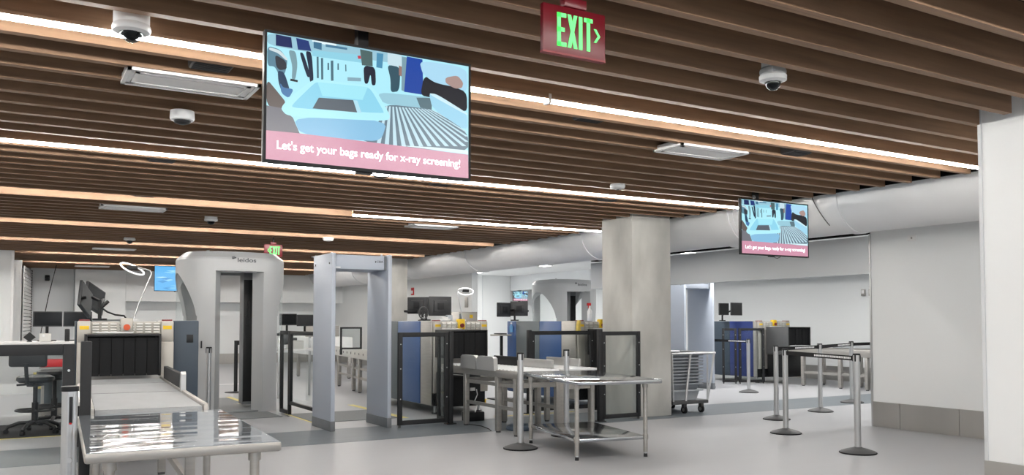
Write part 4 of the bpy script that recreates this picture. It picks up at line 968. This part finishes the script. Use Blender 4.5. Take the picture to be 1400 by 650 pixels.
m = MB(); m.box(-.05, .89, 11.05, 11.1, .0016, .004, 'tape'); m.box(-.07, -.02, 11.05, 12.55, .0016, .004, 'tape'); o = m.build('floor_tape'); tag(o, 'yellow tape border around the black mat below the stools', 'floor tape')
t = thing('storage_bin', 'grey storage bin with pale yellow flap under the far left desk', 'bin', (.66, 13.05, 0), 0); MB().box(-.26, .14, .15, .35, .18, .62, 'greyp', .01).build('body', t); MB().box(-.30, -.18, .12, .15, .40, .62, 'tape', .004).build('flap', t); MB().box(-.26, .14, .14, .36, .0, .18, 'steelmatte').build('base', t)
t = thing('ceiling_rope', 'thin dark cord slanting up the back wall at far left', 'cord'); m = MB(); m.tube([(1.13, 24.6, 2.73), (.98, 24.6, 2.0), (.83, 24.6, 1.1), (.70, 24.6, .02)], .012, 'blackp', 6); m.build('cord', t)
t = thing('wall_camera', 'small dark camera under the ceiling at the far left corner', 'security camera', (1.02, 26.8, 2.42)); m = MB(); m.box(-.06, .06, 0, .1, .0, .16, 'blackp', .02); m.cyl((0, 0, .06), (0, -.05, .04), .045, 'blackp', 14); m.build('body', t)
# desk right of the scanner
t = thing('supervisor_desk', 'black-topped desk with pale shelf behind the gate, carrying two monitors', 'desk', (4.35, 14.75, 0), 0)
MB().box(-.36, .36, -.25, .25, 1.06, 1.10, 'blackp', .004).build('desk_top', t); MB().box(-.34, .34, -.22, .22, .80, .83, 'whitep', .004).build('shelf', t)
for x in (-.33, .33):
    for y in (-.21, .21): MB().box(x-.018, x+.018, y-.018, y+.018, 0, 1.06, 'alu', .003).build('leg', t)
MB().box(-.12, .1, -.2, .1, .83, .97, 'louvre', .01).build('shelf_box', t)
monitor((4.20, 14.62, 1.335), .08, .30, .20, 'left of two small black monitors above the swing gate', False, None, .235)
monitor((4.50, 14.62, 1.32), -.08, .30, .20, 'right of two small black monitors above the swing gate', False, None, .22)
# floor bits by the centre machine
t = thing('power_unit', 'black floor box with a white cable below the centre machine hood', 'power box', (5.36, 10.0, 0), 0); MB().box(-.16, .10, -.06, .1, 0, .12, 'blackp', .012).build('body', t); m = MB(); m.tube([(-.05, -.07, .12), (-.02, -.08, .2), (-.06, -.08, .27), (-.02, -.08, .35), (-.03, -.07, .42)], .007, 'whitep', 8); m.build('cable', t); MB().box(-.12, -.05, -.075, -.06, .40, .44, 'whitep', .003).build('plug', t)
t = thing('round_pad', 'round blue-grey rubber pad on the floor under the roller conveyor', 'floor pad', (5.36, 8.9, 0), 0); m = MB(); m.lathe([(.15, 0), (.16, .02), (.15, .05), (.10, .075), (.01, .08)], (0, 0, 0), 'bluedark', 30); m.build('pad', t)
t = thing('yellow_stop_block', 'yellow foot block on the floor beyond the roller conveyor', 'block', (6.52, 12.1, 0), 0); MB().box(-.12, .12, -.06, .06, 0, .07, 'yellow', .01).build('block', t)
t = thing('floor_cable', 'thin black cable lying on the floor between the conveyor legs', 'cable'); m = MB(); m.tube([(5.06, 9.7, .008), (5.12, 9.4, .008), (5.06, 9.1, .008), (5.0, 8.95, .008)], .006, 'blackp', 6); m.build('lead', t)

# ------------------------------------------------------------------ small wall things
for i, (x, y, z, lb) in enumerate(((15.885, 12.05, 1.92, 'left of three small white wall plates on the far right wall'), (15.885, 11.86, 1.915, 'middle of three small white wall plates on the far right wall'), (15.885, 11.6, 1.90, 'right of three small wall plates, next to the white wall edge'))):
    t = thing('wall_plate', lb, 'wall plate', (x, y, z), 0)
    MB().box(-.025, .015, -.045, .045, -.07, .07, 'steelmatte', .004).build('plate', t); MB().box(-.03, -.02, -.03, .03, -.02, .05, 'whitep').build('switch', t)
t = thing('wall_plate', 'pale wall plate high on the blank white wall at right', 'wall plate', (9.335, 6.40, 2.30), 0); MB().box(0, .015, -.06, .06, -.035, .035, 'whitep', .004).build('plate', t); MB().box(-.003, 0, -.01, .01, -.012, .012, 'steelmatte').build('socket', t)
t = thing('fire_alarm', 'small red fire alarm high on the far white wall beside the second column', 'alarm', (9.335, 21.0, 2.10), 0); MB().box(0, .015, -.09, .09, -.1, .1, 'red', .005).build('plate', t); MB().box(-.03, 0, -.05, .05, -.06, .02, 'whitep', .006).build('strobe', t)
t = thing('wall_speaker', 'grey box on the far white wall edge by the opening', 'box', (9.335, 17.9, 1.75), 0); MB().box(-.01, .015, -.07, .07, -.12, .12, 'steelmatte', .004).build('body', t)

# ------------------------------------------------------------------ ceiling panels, several added unseen to brighten the room beyond the opening
for x, y, lb in ((11.2, 7.0, 'added unseen light panel in the room beyond, above the queue'), (11.2, 12.2, 'flush ceiling light panel in the room beyond, above the far detector'), (11.2, 20.0, 'added unseen light panel in the room beyond, behind the far scanner'), (12.4, 9.2, 'added unseen light panel in the room beyond, above the black bag'), (12.7, 11.6, 'flush ceiling light panel in the room beyond, above the navy machine'), (12.7, 14.6, 'flush ceiling light panel in the room beyond, left of the navy machine'), (12.4, 20.0, 'flush ceiling light panel in the room beyond, right of the far scanner'), (12.4, 24.0, 'flush ceiling light panel in the room beyond, near the back wall on the right'), (10.8, 24.0, 'added unseen light panel in the room beyond, near the back wall on the left')):
    t = thing('ceiling_panel_light', lb, 'ceiling light', (x, y, 2.858), 0, 'panel lights in the room beyond')
    m = MB(); m.box(-.62, .62, -.2, -.17, -.02, 0, 'whitep'); m.box(-.62, .62, .17, .2, -.02, 0, 'whitep'); m.box(-.62, -.6, -.17, .17, -.02, 0, 'whitep'); m.box(.6, .62, -.17, .17, -.02, 0, 'whitep'); m.build('frame', t)
    MB().box(-.6, .6, -.17, .17, -.012, -.006, 'panel').build('diffuser', t)

# ------------------------------------------------------------------ world and view
w = bpy.data.worlds.new('world'); SC.world = w; w.use_nodes = True
w.node_tree.nodes['Background'].inputs[0].default_value = (.85, .92, 1, 1); w.node_tree.nodes['Background'].inputs[1].default_value = .8
vs = SC.view_settings; vs.view_transform = 'Standard'; vs.look = 'None'; vs.gamma = 1; vs.use_curve_mapping = False; vs.exposure = EXPO
SC.display_settings.display_device = 'sRGB'
SC.cycles.max_bounces = 8; SC.cycles.transparent_max_bounces = 12; SC.cycles.diffuse_bounces = 5; SC.cycles.sample_clamp_indirect = 6; SC.cycles.caustics_reflective = False
SC.cycles.use_denoising = True
